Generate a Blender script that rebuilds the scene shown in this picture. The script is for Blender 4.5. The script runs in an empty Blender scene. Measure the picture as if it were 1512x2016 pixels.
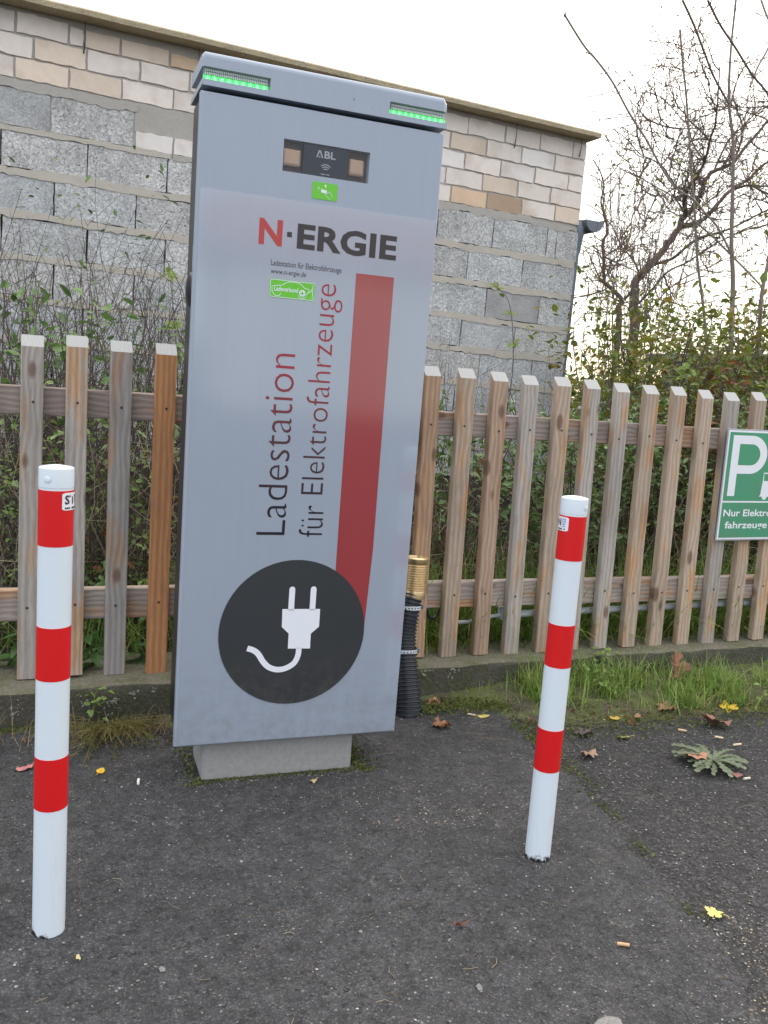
import bpy, bmesh, math, random
from mathutils import Vector, Matrix, noise
from math import sin, cos, pi, radians, tan, atan2, sqrt

# ------------------------------------------------------------------ camera, sky, sun, exposure
S = bpy.context.scene
COL = S.collection
CAM_H = 1.18
PITCH, ROLL, YAW = radians(8.426), radians(4.195), radians(20.40)
cam_d = bpy.data.cameras.new('camera')
cam = bpy.data.objects.new('camera', cam_d); COL.objects.link(cam)
fw = Vector((sin(YAW)*cos(PITCH), cos(YAW)*cos(PITCH), -sin(PITCH)))
rt = Vector((cos(YAW), -sin(YAW), 0)); up = rt.cross(fw)
r2 = cos(ROLL)*rt + sin(ROLL)*up; u2 = -sin(ROLL)*rt + cos(ROLL)*up
M = Matrix((r2, u2, -fw)).transposed().to_4x4(); M.translation = (0, 0, CAM_H)
cam.matrix_world = M
cam_d.sensor_fit = 'VERTICAL'; cam_d.sensor_height = 36; cam_d.lens = 30.76
cam_d.clip_start = 0.05; cam_d.clip_end = 2000
S.camera = cam

SUN_EL, SUN_AZ = radians(32), radians(42)          # azimuth measured from +Y towards +X
W = bpy.data.worlds.new('World'); S.world = W; W.use_nodes = True
nt = W.node_tree; nt.nodes.clear()
out = nt.nodes.new('ShaderNodeOutputWorld')
sky = nt.nodes.new('ShaderNodeTexSky'); sky.sky_type = 'NISHITA'; sky.sun_disc = False
sky.sun_elevation = SUN_EL; sky.sun_rotation = SUN_AZ; sky.dust_density = 1.0; sky.air_density = 1.0
bg1 = nt.nodes.new('ShaderNodeBackground'); bg1.inputs[1].default_value = 0.05
nt.links.new(sky.outputs[0], bg1.inputs[0])
# a closed cover of thin bright cloud: one smooth veil, brighter overhead, a little bluer away from the sun
tc = nt.nodes.new('ShaderNodeTexCoord')
sep = nt.nodes.new('ShaderNodeSeparateXYZ'); nt.links.new(tc.outputs['Generated'], sep.inputs[0])
dot = nt.nodes.new('ShaderNodeVectorMath'); dot.operation = 'DOT_PRODUCT'
dot.inputs[1].default_value = (sin(SUN_AZ)*cos(SUN_EL), cos(SUN_AZ)*cos(SUN_EL), sin(SUN_EL))
nt.links.new(tc.outputs['Generated'], dot.inputs[0])
mr = nt.nodes.new('ShaderNodeMapRange'); mr.inputs[1].default_value = -1; mr.inputs[2].default_value = 1
nt.links.new(dot.outputs['Value'], mr.inputs[0])
rp = nt.nodes.new('ShaderNodeValToRGB'); e = rp.color_ramp.elements
e[0].position = 0; e[0].color = (0.83, 0.91, 1.02, 1); e[1].position = 1; e[1].color = (1.0, 0.915, 0.79, 1)
m_ = e.new(0.80); m_.color = (0.97, 0.935, 0.885, 1)
nt.links.new(mr.outputs[0], rp.inputs[0])
mz = nt.nodes.new('ShaderNodeMapRange'); mz.inputs[1].default_value = 0; mz.inputs[2].default_value = 1
mz.inputs[3].default_value = 0.50; mz.inputs[4].default_value = 1.75
nt.links.new(sep.outputs[2], mz.inputs[0])
bg2 = nt.nodes.new('ShaderNodeBackground')
nt.links.new(rp.outputs[0], bg2.inputs[0]); nt.links.new(mz.outputs[0], bg2.inputs[1])
ad = nt.nodes.new('ShaderNodeAddShader')
nt.links.new(bg1.outputs[0], ad.inputs[0]); nt.links.new(bg2.outputs[0], ad.inputs[1])
nt.links.new(ad.outputs[0], out.inputs[0])

sun_d = bpy.data.lights.new('sun', 'SUN'); sun_d.energy = 0.6; sun_d.angle = radians(25); sun_d.color = (1, .93, .82)
sun = bpy.data.objects.new('sun', sun_d); COL.objects.link(sun)
sun.rotation_euler = Vector((-sin(SUN_AZ)*cos(SUN_EL), -cos(SUN_AZ)*cos(SUN_EL), -sin(SUN_EL))).to_track_quat('-Z', 'Y').to_euler()
S.view_settings.view_transform = 'Standard'; S.view_settings.look = 'None'
S.view_settings.gamma = 1; S.view_settings.use_curve_mapping = False
S.view_settings.exposure = 0.72

rnd = random.Random(7)

# ------------------------------------------------------------------ materials
class NT:
    def __init__(s, name):
        s.m = bpy.data.materials.new(name); s.m.use_nodes = True
        s.t = s.m.node_tree; s.b = s.t.nodes['Principled BSDF']; s.o = s.t.nodes['Material Output']
    def n(s, typ, **kw):
        x = s.t.nodes.new('ShaderNode'+typ)
        for k, v in kw.items():
            if isinstance(k, str) and k.startswith('i_'):
                key = k[2:]; key = int(key) if key.isdigit() else key.replace('_', ' ')
                if isinstance(v, bpy.types.NodeSocket): s.t.links.new(v, x.inputs[key])
                else: x.inputs[key].default_value = v
            else: setattr(x, k, v)
        return x
    def link(s, a, b): s.t.links.new(a, b)
    def coord(s, scale=(1, 1, 1), rand=True, kind='Object'):
        tc = s.n('TexCoord')
        src = tc.outputs[kind]
        mp = s.n('Mapping'); mp.inputs['Scale'].default_value = scale; s.link(src, mp.inputs[0])
        if not rand: return mp.outputs[0]
        oi = s.n('ObjectInfo')
        mu = s.n('Math', operation='MULTIPLY', i_0=oi.outputs['Random'], i_1=97.0)
        v = s.n('VectorMath', operation='ADD', i_0=mp.outputs[0])
        s.link(mu.outputs[0], v.inputs[1]); return v.outputs[0]
    def noise(s, co, scale, detail=4, rough=.55, dist=0):
        x = s.n('TexNoise'); s.link(co, x.inputs['Vector']); x.inputs['Scale'].default_value = scale
        x.inputs['Detail'].default_value = detail; x.inputs['Roughness'].default_value = rough; x.inputs['Distortion'].default_value = dist
        return x.outputs[0]
    def vor(s, co, scale, out='Distance', feat='F1'):
        x = s.n('TexVoronoi', feature=feat); s.link(co, x.inputs['Vector']); x.inputs['Scale'].default_value = scale
        return x.outputs[out]
    def ramp(s, fac, *stops, interp='LINEAR'):
        x = s.n('ValToRGB'); cr = x.color_ramp; cr.interpolation = interp
        while len(cr.elements) < len(stops): cr.elements.new(.5)
        for el, (p, c) in zip(cr.elements, stops):
            el.position = p; el.color = (c, c, c, 1) if isinstance(c, (int, float)) else (*c, 1)
        s.link(fac, x.inputs[0]); return x.outputs[0]
    def mix(s, fac, a, b, mode='MIX'):
        x = s.n('Mix', data_type='RGBA', blend_type=mode)
        for v, i in ((fac, 0), (a, 6), (b, 7)):
            if isinstance(v, bpy.types.NodeSocket): s.link(v, x.inputs[i])
            else: x.inputs[i].default_value = v if isinstance(v, (int, float)) else (*v[:3], 1)
        return x.outputs[2]
    def math(s, op, a, b=0.0, c=None, clamp=False):
        x = s.n('Math', operation=op, use_clamp=clamp)
        for i, v in enumerate((a, b, c)):
            if v is None: continue
            if isinstance(v, bpy.types.NodeSocket): s.link(v, x.inputs[i])
            else: x.inputs[i].default_value = v
        return x.outputs[0]
    def bump(s, h, strength=.5, dist=.01, prev=None):
        x = s.n('Bump'); x.inputs['Strength'].default_value = strength; x.inputs['Distance'].default_value = dist
        s.link(h, x.inputs['Height'])
        if prev: s.link(prev, x.inputs['Normal'])
        s.link(x.outputs[0], s.b.inputs['Normal']); return x.outputs[0]
    def set(s, **kw):
        for k, v in kw.items():
            i = s.b.inputs[k.replace('_', ' ')]
            if isinstance(v, bpy.types.NodeSocket): s.link(v, i)
            else: i.default_value = (*v, 1) if isinstance(v, tuple) and len(v) == 3 else v
        return s.m

def plain(name, col, rough=.5, grain=.06, scale=40, **kw):
    t = NT(name); co = t.coord()
    f = t.noise(co, scale)
    c = t.mix(f, tuple(x*(1-grain*2) for x in col), tuple(min(1, x*(1+grain*2)) for x in col))
    return t.set(Base_Color=c, Roughness=rough, **kw)

def wood_mat(name='weathered_wood', axis='Z'):
    t = NT(name)
    sc = {'Z': (1, 1, .075), 'X': (.075, 1, 1)}[axis]
    co = t.coord(sc)
    oi = t.n('ObjectInfo')
    # knots: sparse voronoi cells
    kc = t.coord({'Z': (1, .3, .45), 'X': (.45, .3, 1)}[axis])
    kd = t.vor(kc, 11.5)
    kn = t.ramp(kd, (0.0, 1.0), (0.13, .9), (0.2, .0))
    ksw = t.ramp(kd, (0.0, 1.0), (0.55, 0.0))
    warp = t.noise(co, 9, 3, .5)
    ring = t.math('ADD', t.math('MULTIPLY', warp, 16.0), t.math('MULTIPLY', ksw, 5.0))
    x = t.n('SeparateXYZ'); t.link(co, x.inputs[0])
    ring = t.math('ADD', ring, t.math('MULTIPLY', x.outputs[0 if axis == 'Z' else 2], 330.0))
    rg = t.math('ADD', t.math('MULTIPLY', t.math('SINE', ring), .5), .5)
    fine = t.noise(co, 260, 3, .7)
    gray = t.mix(rg, (.34, .30, .265), (.455, .405, .36))
    big = t.noise(t.coord({'Z': (1, 1, .22), 'X': (.22, 1, 1)}[axis]), 16, 3, .6)
    warmm = t.ramp(big, (.53, 0.0), (.66, 1.0))
    warm = t.mix(rg, (.43, .23, .11), (.54, .34, .19))
    wamt = t.math('MULTIPLY', warmm, .85)
    base = t.mix(wamt, gray, warm)
    base = t.mix(oi.outputs['Alpha'], warm, base)           # alpha 0: freshly oiled board
    base = t.mix(1.0, base, oi.outputs['Color'], 'MULTIPLY')
    stain = t.ramp(t.noise(t.coord({'Z': (1, 1, .3), 'X': (.3, 1, 1)}[axis]), 7, 4, .6), (.3, .72), (.55, 1.0))
    base = t.mix(1.0, base, stain, 'MULTIPLY')
    base = t.mix(t.math('MULTIPLY', t.ramp(fine, (.45, 0.0), (.72, 1.0)), .35), base, (.12, .09, .07))
    base = t.mix(t.math('MULTIPLY', kn, .8), base, (.11, .05, .028))
    t.bump(t.math('ADD', rg, fine), .35, .002)
    return t.set(Base_Color=base, Roughness=.78)

def endgrain_mat():
    t = NT('sawn_end_grain'); co = t.coord((1, 1, 1))
    x = t.n('SeparateXYZ'); t.link(co, x.inputs[0])
    rg = t.math('SINE', t.math('ADD', t.math('MULTIPLY', x.outputs[0], 700.0), t.math('MULTIPLY', t.noise(co, 25, 2), 30.0)))
    c = t.mix(t.math('ADD', t.math('MULTIPLY', rg, .2), .5), (.31, .305, .295), (.41, .405, .395))
    return t.set(Base_Color=c, Roughness=.85)

def block_mat():
    t = NT('pumice_concrete'); co = t.coord(); oi = t.n('ObjectInfo')
    v = t.vor(co, 105, 'Color'); n1 = t.noise(co, 130, 3, .7); n2 = t.noise(co, 5, 3)
    x = t.n('SeparateColor'); t.link(v, x.inputs[0])
    g = t.ramp(t.math('ADD', t.math('MULTIPLY', x.outputs[0], .6), t.math('MULTIPLY', n1, .45)),
               (.16, (.17, .17, .17)), (.30, (.40, .40, .395)), (.6, (.54, .54, .535)), (.88, (.74, .74, .73)))
    sm = t.mix(t.noise(co, 30, 5), (.38, .39, .40), (.50, .51, .52))
    c = t.mix(oi.outputs['Alpha'], sm, g)
    c = t.mix(1.0, c, t.ramp(n2, (.3, .78), (.7, 1.08)), 'MULTIPLY')
    c = t.mix(1.0, c, oi.outputs['Color'], 'MULTIPLY')
    dirt = t.ramp(t.noise(t.coord((1, 1, .25)), 6, 5, .65), (.55, 0.0), (.78, .45))
    c = t.mix(dirt, c, (.2, .18, .15))
    t.bump(t.math('ADD', x.outputs[0], n1), .9, .006)
    return t.set(Base_Color=c, Roughness=.92)

def brick_mat():
    t = NT('sand_lime_brick'); co = t.coord(); oi = t.n('ObjectInfo')
    n1 = t.noise(co, 22, 5, .6); n2 = t.noise(co, 5, 3, .5); n3 = t.noise(co, 300, 2)
    c = t.mix(n1, (.86, .86, .86), (1.06, 1.04, 1.02))
    c = t.mix(1.0, c, oi.outputs['Color'], 'MULTIPLY')
    c = t.mix(t.ramp(n2, (.52, 0.0), (.75, .55)), c, (.44, .33, .245))
    t.bump(t.math('ADD', t.math('MULTIPLY', n1, 3.0), n3), .4, .003)
    return t.set(Base_Color=c, Roughness=.88)

def mortar_mat(name, a, b):
    t = NT(name); co = t.coord()
    n1 = t.noise(co, 12, 6, .7); n3 = t.noise(co, 180, 3, .7)
    c = t.mix(t.math('ADD', t.math('MULTIPLY', n1, .7), t.math('MULTIPLY', n3, .3)), a, b)
    c = t.mix(t.ramp(t.noise(co, 4, 5, .7), (.55, 0.0), (.8, .4)), c, (.2, .18, .155))
    t.bump(t.math('ADD', n1, t.math('MULTIPLY', n3, .5)), .8, .012)
    return t.set(Base_Color=c, Roughness=.95)

def asphalt_mat(name, lo, mid, hi, scale, bumpd):
    t = NT(name); co = t.coord(rand=False)
    vc = t.n('SeparateColor'); t.link(t.vor(co, scale, 'Color'), vc.inputs[0])
    vd = t.vor(co, scale)
    n1 = t.noise(co, 2.2, 4, .6); n2 = t.noise(co, 45, 4, .7); n3 = t.noise(co, 420, 2)
    v = vc.outputs[0]
    c = t.ramp(v, (0.0, lo), (.55, mid), (.965, hi), (.986, (.15, .145, .14)), (.999, (.33, .32, .30)))
    tar = t.ramp(vd, (.28, 0.0), (.62, .8))
    c = t.mix(tar, c, lo)
    c = t.mix(1.0, c, t.ramp(n1, (.3, .84), (.7, 1.14)), 'MULTIPLY')
    c = t.mix(1.0, c, t.ramp(n2, (.3, .75), (.7, 1.2)), 'MULTIPLY')
    # dust specks
    n4 = t.noise(co, 16, 5, .75); c = t.mix(1.0, c, t.ramp(n4, (.32, .55), (.5, 1.0), (.68, 1.38)), 'MULTIPLY')
    pit = t.ramp(t.noise(co, 75, 3, .6), (.33, .9), (.43, 0.0)); c = t.mix(pit, c, (.012, .011, .012))
    sp = t.ramp(t.noise(co, 190, 2, .5), (.74, 0.0), (.80, .6))
    c = t.mix(sp, c, (.24, .23, .215))
    crk = t.ramp(t.vor(co, 2.6, 'Distance', 'DISTANCE_TO_EDGE'), (.0, .75), (.004, .0)); crk = t.math('MULTIPLY', crk, t.ramp(t.noise(co, 3.1, 2), (.55, 0.0), (.62, 1.0))); c = t.mix(crk, c, (.012, .011, .011))
    c = t.mix(t.ramp(t.noise(co, 5.5, 6, .72), (.56, 0.0), (.72, .35)), c, (.115, .108, .10))
    h = t.math('ADD', t.math('MULTIPLY', t.math('SUBTRACT', 1.0, vd), .8), t.math('ADD', t.math('MULTIPLY', n2, 2.2), t.math('MULTIPLY', n3, .3)))
    t.bump(h, 1.0, bumpd)
    return t.set(Base_Color=c, Roughness=.82)

def leaf_mat(name, cols, rough=.5, transl=.3):
    t = NT(name); g = t.n('NewGeometry')
    c = t.ramp(g.outputs['Random Per Island'], *[(i/(max(1, len(cols)-1)), k) for i, k in enumerate(cols)])
    co = t.coord(rand=False); c = t.mix(1.0, c, t.ramp(t.noise(co, 60, 2), (.3, .75), (.7, 1.25)), 'MULTIPLY')
    t.set(Base_Color=c, Roughness=rough)
    tr = t.n('BsdfTranslucent'); t.link(c, tr.inputs[0])
    mx = t.n('MixShader', i_0=transl); t.link(t.b.outputs[0], mx.inputs[1]); t.link(tr.outputs[0], mx.inputs[2])
    t.link(mx.outputs[0], t.o.inputs[0]); return t.m

def bark_mat(name, a, b, scale=60):
    t = NT(name); co = t.coord((1, 1, .35), rand=False)
    n = t.noise(co, scale, 5, .7); n2 = t.noise(co, 9, 3)
    c = t.mix(n, a, b); c = t.mix(t.ramp(n2, (.5, 0.0), (.75, .5)), c, (.15, .15, .11))
    t.bump(n, .7, .01)
    return t.set(Base_Color=c, Roughness=.9)

MAT = {}
MAT['wood'] = wood_mat(); MAT['rail_wood'] = wood_mat('rail_wood', 'X'); MAT['end'] = endgrain_mat()
MAT['block'] = block_mat(); MAT['brick'] = brick_mat()
MAT['mortar'] = mortar_mat('bed_mortar', (.40, .36, .31), (.58, .53, .46))
MAT['grey_mortar'] = mortar_mat('grey_mortar', (.34, .315, .285), (.50, .465, .42))
MAT['core'] = plain('dark_joint', (.045, .043, .041), .95)
MAT['asphalt'] = asphalt_mat('coarse_asphalt', (.022, .021, .022), (.062, .059, .06), (.11, .105, .10), 125, .008)
MAT['patch'] = asphalt_mat('smooth_asphalt', (.036, .035, .037), (.070, .068, .071), (.104, .102, .105), 170, .006)
MAT['white'] = None
# ------------------------------------------------------------------ geometry helpers
class MB:
    def __init__(s): s.v = []; s.f = []; s.mi = []; s.sm = []
    def add(s, vs, fs, mi=0, sm=False):
        o = len(s.v); s.v += [tuple(p) for p in vs]
        for f in fs: s.f.append(tuple(i+o for i in f)); s.mi.append(mi); s.sm.append(sm)
        return s
    def box(s, x0, x1, y0, y1, z0, z1, mi=0):
        v = [(x0,y0,z0),(x1,y0,z0),(x1,y1,z0),(x0,y1,z0),(x0,y0,z1),(x1,y0,z1),(x1,y1,z1),(x0,y1,z1)]
        return s.add(v, [(0,3,2,1),(4,5,6,7),(0,1,5,4),(1,2,6,5),(2,3,7,6),(3,0,4,7)], mi)
    def bbox(s, x0, x1, y0, y1, z0, z1, b=.003, mi=0):
        # box with chamfered edges (44 triangles)
        xs, ys, zs = (x0, x1), (y0, y1), (z0, z1); v = []; idx = {}
        for i in (0,1):
            for j in (0,1):
                for k in (0,1):
                    sx, sy, sz = (1,-1)[i]*b, (1,-1)[j]*b, (1,-1)[k]*b
                    for ax, p in enumerate(((xs[i], ys[j]+sy, zs[k]+sz), (xs[i]+sx, ys[j], zs[k]+sz), (xs[i]+sx, ys[j]+sy, zs[k]))):
                        idx[i,j,k,ax] = len(v); v.append(p)
        f = []
        q = ((0,0),(1,0),(1,1),(0,1))
        for i in (0,1): f.append([idx[i,a,b2,0] for a,b2 in (q if i else q[::-1])])
        for j in (0,1): f.append([idx[a,j,b2,1] for a,b2 in (q[::-1] if j else q)])
        for k in (0,1): f.append([idx[a,b2,k,2] for a,b2 in (q if k else q[::-1])])
        for j in (0,1):
            for k in (0,1): f.append([idx[0,j,k,1], idx[1,j,k,1], idx[1,j,k,2], idx[0,j,k,2]])
        for i in (0,1):
            for k in (0,1): f.append([idx[i,0,k,0], idx[i,1,k,0], idx[i,1,k,2], idx[i,0,k,2]])
        for i in (0,1):
            for j in (0,1): f.append([idx[i,j,0,0], idx[i,j,1,0], idx[i,j,1,1], idx[i,j,0,1]])
        for i in (0,1):
            for j in (0,1):
                for k in (0,1): f.append([idx[i,j,k,0], idx[i,j,k,1], idx[i,j,k,2]])
        return s.add(v, f, mi)
    def tube(s, pts, rad, n=6, mi=0, cap=True, sm=True):
        pts = [Vector(p) for p in pts]; L = len(pts)
        if not hasattr(rad, '__len__'): rad = [rad]*L
        vs = []; prev = None
        for i, p in enumerate(pts):
            d = (pts[min(i+1, L-1)]-pts[max(i-1, 0)])
            d = d.normalized() if d.length > 1e-9 else Vector((0, 0, 1))
            a = prev - d*prev.dot(d) if prev is not None else (Vector((1, 0, 0)) if abs(d.x) < .8 else Vector((0, 1, 0))).cross(d)
            if a.length < 1e-6: a = Vector((0, 1, .3)).cross(d)
            a.normalize(); prev = a; b = d.cross(a)
            for k in range(n):
                t = 2*pi*k/n; vs.append(p + (a*cos(t)+b*sin(t))*rad[i])
        fs = []
        for i in range(L-1):
            for k in range(n):
                k2 = (k+1) % n; fs.append((i*n+k, i*n+k2, (i+1)*n+k2, (i+1)*n+k))
        if cap: fs += [tuple(range(n))[::-1], tuple(range((L-1)*n, L*n))]
        return s.add(vs, fs, mi, sm)
    def lathe(s, prof, n=32, mi=0, sm=True, c=(0, 0, 0), a0=0.0, a1=2*pi, capend=True):
        full = abs(a1-a0-2*pi) < 1e-6; m = n if full else n+1
        vs = [(c[0]+r*cos(a0+(a1-a0)*k/n), c[1]+r*sin(a0+(a1-a0)*k/n), c[2]+z) for r, z in prof for k in range(m)]
        fs = []
        for i in range(len(prof)-1):
            for k in range(n):
                k2 = (k+1) % m; fs.append((i*m+k, i*m+k2, (i+1)*m+k2, (i+1)*m+k))
        s.add(vs, fs, mi, sm)
        if full and capend:
            o = len(s.v)-len(vs)
            for row, rev in ((0, True), (len(prof)-1, False)):
                if prof[row][0] > 1e-5:
                    f = tuple(o+row*m+k for k in range(m)); s.f.append(f[::-1] if rev else f); s.mi.append(mi); s.sm.append(False)
        return s
    def prism(s, poly, y0, y1, mi=0, side=None):
        # outline in the x,z plane extruded along y; front at y0
        n = len(poly)
        vs = [(x, y0, z) for x, z in poly]+[(x, y1, z) for x, z in poly]
        s.add(vs, [tuple(range(n)), tuple(range(n, 2*n))[::-1]], mi)
        o = len(s.v)-2*n
        for i in range(n):
            j = (i+1) % n; s.f.append((o+i, o+n+i, o+n+j, o+j)); s.mi.append(mi if side is None else side); s.sm.append(False)
        return s
    def leaf(s, p, d, nrm, L, Wd, fold=.25, bend=.2, mi=0):
        # a pointed oval folded along the midrib and bent towards its tip: 6 triangles
        d = d.normalized(); sd = d.cross(nrm)
        if sd.length < 1e-5: sd = d.orthogonal()
        sd.normalize(); n = sd.cross(d)
        m1 = p+d*L*.35+n*fold*Wd*-.5; m2 = p+d*L*.72-n*(bend*L*.35+fold*Wd*.5); t = p+d*L-n*bend*L
        a1 = p+d*L*.35+sd*Wd*.5; b1 = p+d*L*.35-sd*Wd*.5; a2 = p+d*L*.72+sd*Wd*.36-n*bend*L*.35; b2 = p+d*L*.72-sd*Wd*.36-n*bend*L*.35
        return s.add([p, m1, m2, t, a1, a2, b1, b2], [(0,1,4),(0,6,1),(1,2,5,4),(1,6,7,2),(2,3,5),(2,7,3)], mi)
    def blade(s, p, d, L, w, droop, mi=0):
        side = Vector((-d.y, d.x, 0)); side = side.normalized() if side.length > 1e-6 else Vector((1, 0, 0))
        vs = []; q = p.copy(); dd = d.normalized(); k = 4
        for i in range(k):
            ww = w*(1-.22*i); vs += [q-side*ww*.5, q+side*ww*.5]
            q = q+dd*L/k; dd = (dd+Vector((d.x, d.y, 0))*droop*.5-Vector((0, 0, droop*.45))).normalized()
        vs.append(q)
        return s.add(vs, [(0,1,3,2),(2,3,5,4),(4,5,7,6),(6,7,8)], mi)
    def build(s, name, mats, parent=None, kind=None, smooth=None):
        me = bpy.data.meshes.new(name); me.from_pydata(s.v, [], s.f)
        if not isinstance(mats, (list, tuple)): mats = [mats]
        for m in mats: me.materials.append(m)
        if s.f:
            me.polygons.foreach_set('material_index', s.mi)
            me.polygons.foreach_set('use_smooth', s.sm if smooth is None else [smooth]*len(s.f))
        me.update()
        if any(s.sm) and smooth is None: me.set_sharp_from_angle(angle=radians(38))
        return link(bpy.data.objects.new(name, me), parent, kind)

def link(o, parent=None, kind=None):
    COL.objects.link(o)
    if parent is not None: o.parent = parent
    if kind: o['kind'] = kind
    return o
def thing(name, label, cat, loc=(0, 0, 0), rot=(0, 0, 0), group=None):
    o = bpy.data.objects.new(name, None); o.empty_display_size = .1; link(o)
    o.location = loc; o.rotation_euler = rot
    return tag(o, label, cat, group)
def tag(o, label, cat, group=None):
    o['label'] = label; o['category'] = cat
    if group: o['group'] = group
    return o
def copy_part(src, parent, loc=None):
    c = src.copy(); COL.objects.link(c); c.parent = parent
    if loc is not None: c.location = loc
    return c

def text_verts(body, offset=0.0, res=3, spacing=1.0):
    cu = bpy.data.curves.new('lettering', 'FONT'); cu.body = body; cu.offset = offset; cu.resolution_u = res
    cu.space_character = spacing; cu.fill_mode = 'FRONT'
    ob = bpy.data.objects.new('lettering', cu); me = bpy.data.meshes.new_from_object(ob)
    vs = [v.co.copy() for v in me.vertices]; fs = [tuple(p.vertices) for p in me.polygons]
    bpy.data.objects.remove(ob); bpy.data.curves.remove(cu); bpy.data.meshes.remove(me)
    x0 = min(v.x for v in vs); x1 = max(v.x for v in vs); y0 = min(v.y for v in vs); y1 = max(v.y for v in vs)
    return [((v.x-x0)/(x1-x0), (v.y-y0)/(y1-y0)) for v in vs], fs
def lettering(name, body, x0, x1, z0, z1, y, mat, parent, offset=0.0, up=False, spacing=1.0):
    """flat printed word in the x,z plane facing -y; up=True reads from bottom to top"""
    vs, fs = text_verts(body, offset, spacing=spacing)
    if up: vs = [(x1-(x1-x0)*b, y, z0+(z1-z0)*a) for a, b in vs]
    else: vs = [(x0+(x1-x0)*a, y, z0+(z1-z0)*b) for a, b in vs]
    return MB().add(vs, fs).build(name, mat, parent)
def ribbon(mb, pts, w, y, closed=False, mi=0):
    """flat line of width w along x,z points"""
    P_ = [Vector((a, b)) for a, b in pts]; n = len(P_); vs = []
    for i in range(n):
        a = P_[(i-1) % n] if closed or i > 0 else P_[i]; b = P_[(i+1) % n] if closed or i < n-1 else P_[i]
        d = (b-a).normalized(); nn = Vector((-d.y, d.x))*w*.5
        vs += [(P_[i].x+nn.x, y, P_[i].y+nn.y), (P_[i].x-nn.x, y, P_[i].y-nn.y)]
    fs = [(2*i, 2*i+1, (2*i+3) % (2*n), (2*i+2) % (2*n)) for i in range(n if closed else n-1)]
    mb.add(vs, fs, mi)
def arc(cx, cz, r, a0, a1, n=24):
    return [(cx+r*cos(a0+(a1-a0)*i/n), cz+r*sin(a0+(a1-a0)*i/n)) for i in range(n+1)]
def rrect(x0, x1, z0, z1, r, n=4):
    p = []
    for cx, cz, a in ((x1-r, z1-r, 0), (x0+r, z1-r, pi/2), (x0+r, z0+r, pi), (x1-r, z0+r, 1.5*pi)): p += arc(cx, cz, r, a, a+pi/2, n)
    return p
def spline(pts, k=6):
    pts = [Vector(p) for p in pts]; o = []
    for i in range(len(pts)-1):
        p0, p1, p2, p3 = pts[max(i-1, 0)], pts[i], pts[i+1], pts[min(i+2, len(pts)-1)]
        for j in range(k):
            t = j/k; o.append(.5*((2*p1)+(p2-p0)*t+(2*p0-5*p1+4*p2-p3)*t*t+(3*p1-p0-3*p2+p3)*t**3))
    o.append(pts[-1]); return o

# ------------------------------------------------------------------ more materials
MAT['soil'] = mortar_mat('dark_soil', (.02, .016, .012), (.05, .042, .03))
def moss_mat(name, a, b, c):
    t = NT(name); co = t.coord(rand=False); n1 = t.noise(co, 9, 6, .7); n2 = t.noise(co, 90, 4, .7)
    col = t.mix(t.ramp(n1, (.4, 0.0), (.6, 1.0)), a, b); col = t.mix(t.ramp(n2, (.5, 0.0), (.7, 1.0)), col, c)
    t.bump(t.math('ADD', n1, n2), 1, .012); return t.set(Base_Color=col, Roughness=.95)
MAT['verge'] = moss_mat('mossy_soil', (.065, .056, .038), (.11, .13, .032), (.15, .13, .09))
MAT['kerb_front'] = moss_mat('dark_concrete', (.085, .075, .06), (.06, .066, .032), (.13, .115, .095))  # front face of the kerb, a darker brown than its top
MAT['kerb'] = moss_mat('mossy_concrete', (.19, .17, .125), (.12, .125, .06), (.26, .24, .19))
MAT['concrete'] = plain('cast_concrete', (.29, .285, .275), .9, .13, 70)
def painted(name, col, rough, coat, ior=1.5, crough=.1):
    t = NT(name); co = t.coord(rand=False); n = t.noise(co, 3, 5, .6)
    c = t.mix(n, tuple(x*.96 for x in col), tuple(x*1.04 for x in col))
    fl = t.noise(co, 1400, 1); t.bump(fl, .04, .0005)
    st = t.noise(t.coord((1, 1, .045), rand=False), 55, 4, .6); c = t.mix(1.0, c, t.ramp(st, (.3, .98), (.7, 1.012)), 'MULTIPLY')   # faint rain streaks
    sp = t.ramp(t.noise(co, 95, 2, .4), (.77, 0.0), (.80, .55)); c = t.mix(sp, c, (.05, .045, .04))                              # specks of dirt
    x_ = t.n('SeparateXYZ'); t.link(co, x_.inputs[0]); dz = t.n('MapRange', i_0=x_.outputs[2], i_1=.12, i_2=.42, i_3=.42, i_4=.0).outputs[0]
    du = t.math('MULTIPLY', dz, t.ramp(t.noise(co, 24, 5, .7), (.42, 0.0), (.7, 1.0))); c = t.mix(du, c, (.16, .14, .115))          # splashed dirt near the ground
    rough = t.math('ADD', rough, t.math('MULTIPLY', t.noise(co, 7, 5, .7), .12))
    return t.set(Base_Color=c, Roughness=rough, Coat_Weight=coat, Coat_IOR=ior, Coat_Roughness=crough)
MAT['panel'] = painted('grey_lacquer', (.305, .345, .415), .45, .25, 1.45, .35)
MAT['film'] = painted('printed_foil', (.295, .338, .41), .35, 1.0, 1.95, .10)
MAT['bar'] = painted('red_print', (.29, .02, .026), .35, 1.0, 1.9, .1)
MAT['disc'] = painted('anthracite_print', (.022, .026, .030), .35, 1.0, 1.6, .14)
MAT['whiteprint'] = plain('white_print', (.74, .76, .80), .4, .01)
MAT['blackprint'] = plain('dark_print', (.035, .027, .028), .4, .02)
MAT['redprint'] = plain('red_letter', (.42, .045, .04), .4, .02)
t = NT('fading_print'); x = t.n('SeparateXYZ'); t.link(t.coord(rand=False), x.inputs[0])
MAT['fade'] = t.set(Base_Color=t.ramp(t.math('MULTIPLY', t.math('SUBTRACT', x.outputs[2], .80), 2.0), (.05, (.014, .011, .018)), (.45, (.085, .03, .035)), (.8, (.30, .03, .045))), Roughness=.35)
MAT['green_sticker'] = plain('green_sticker', (.13, .50, .03), .35, .02)
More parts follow.
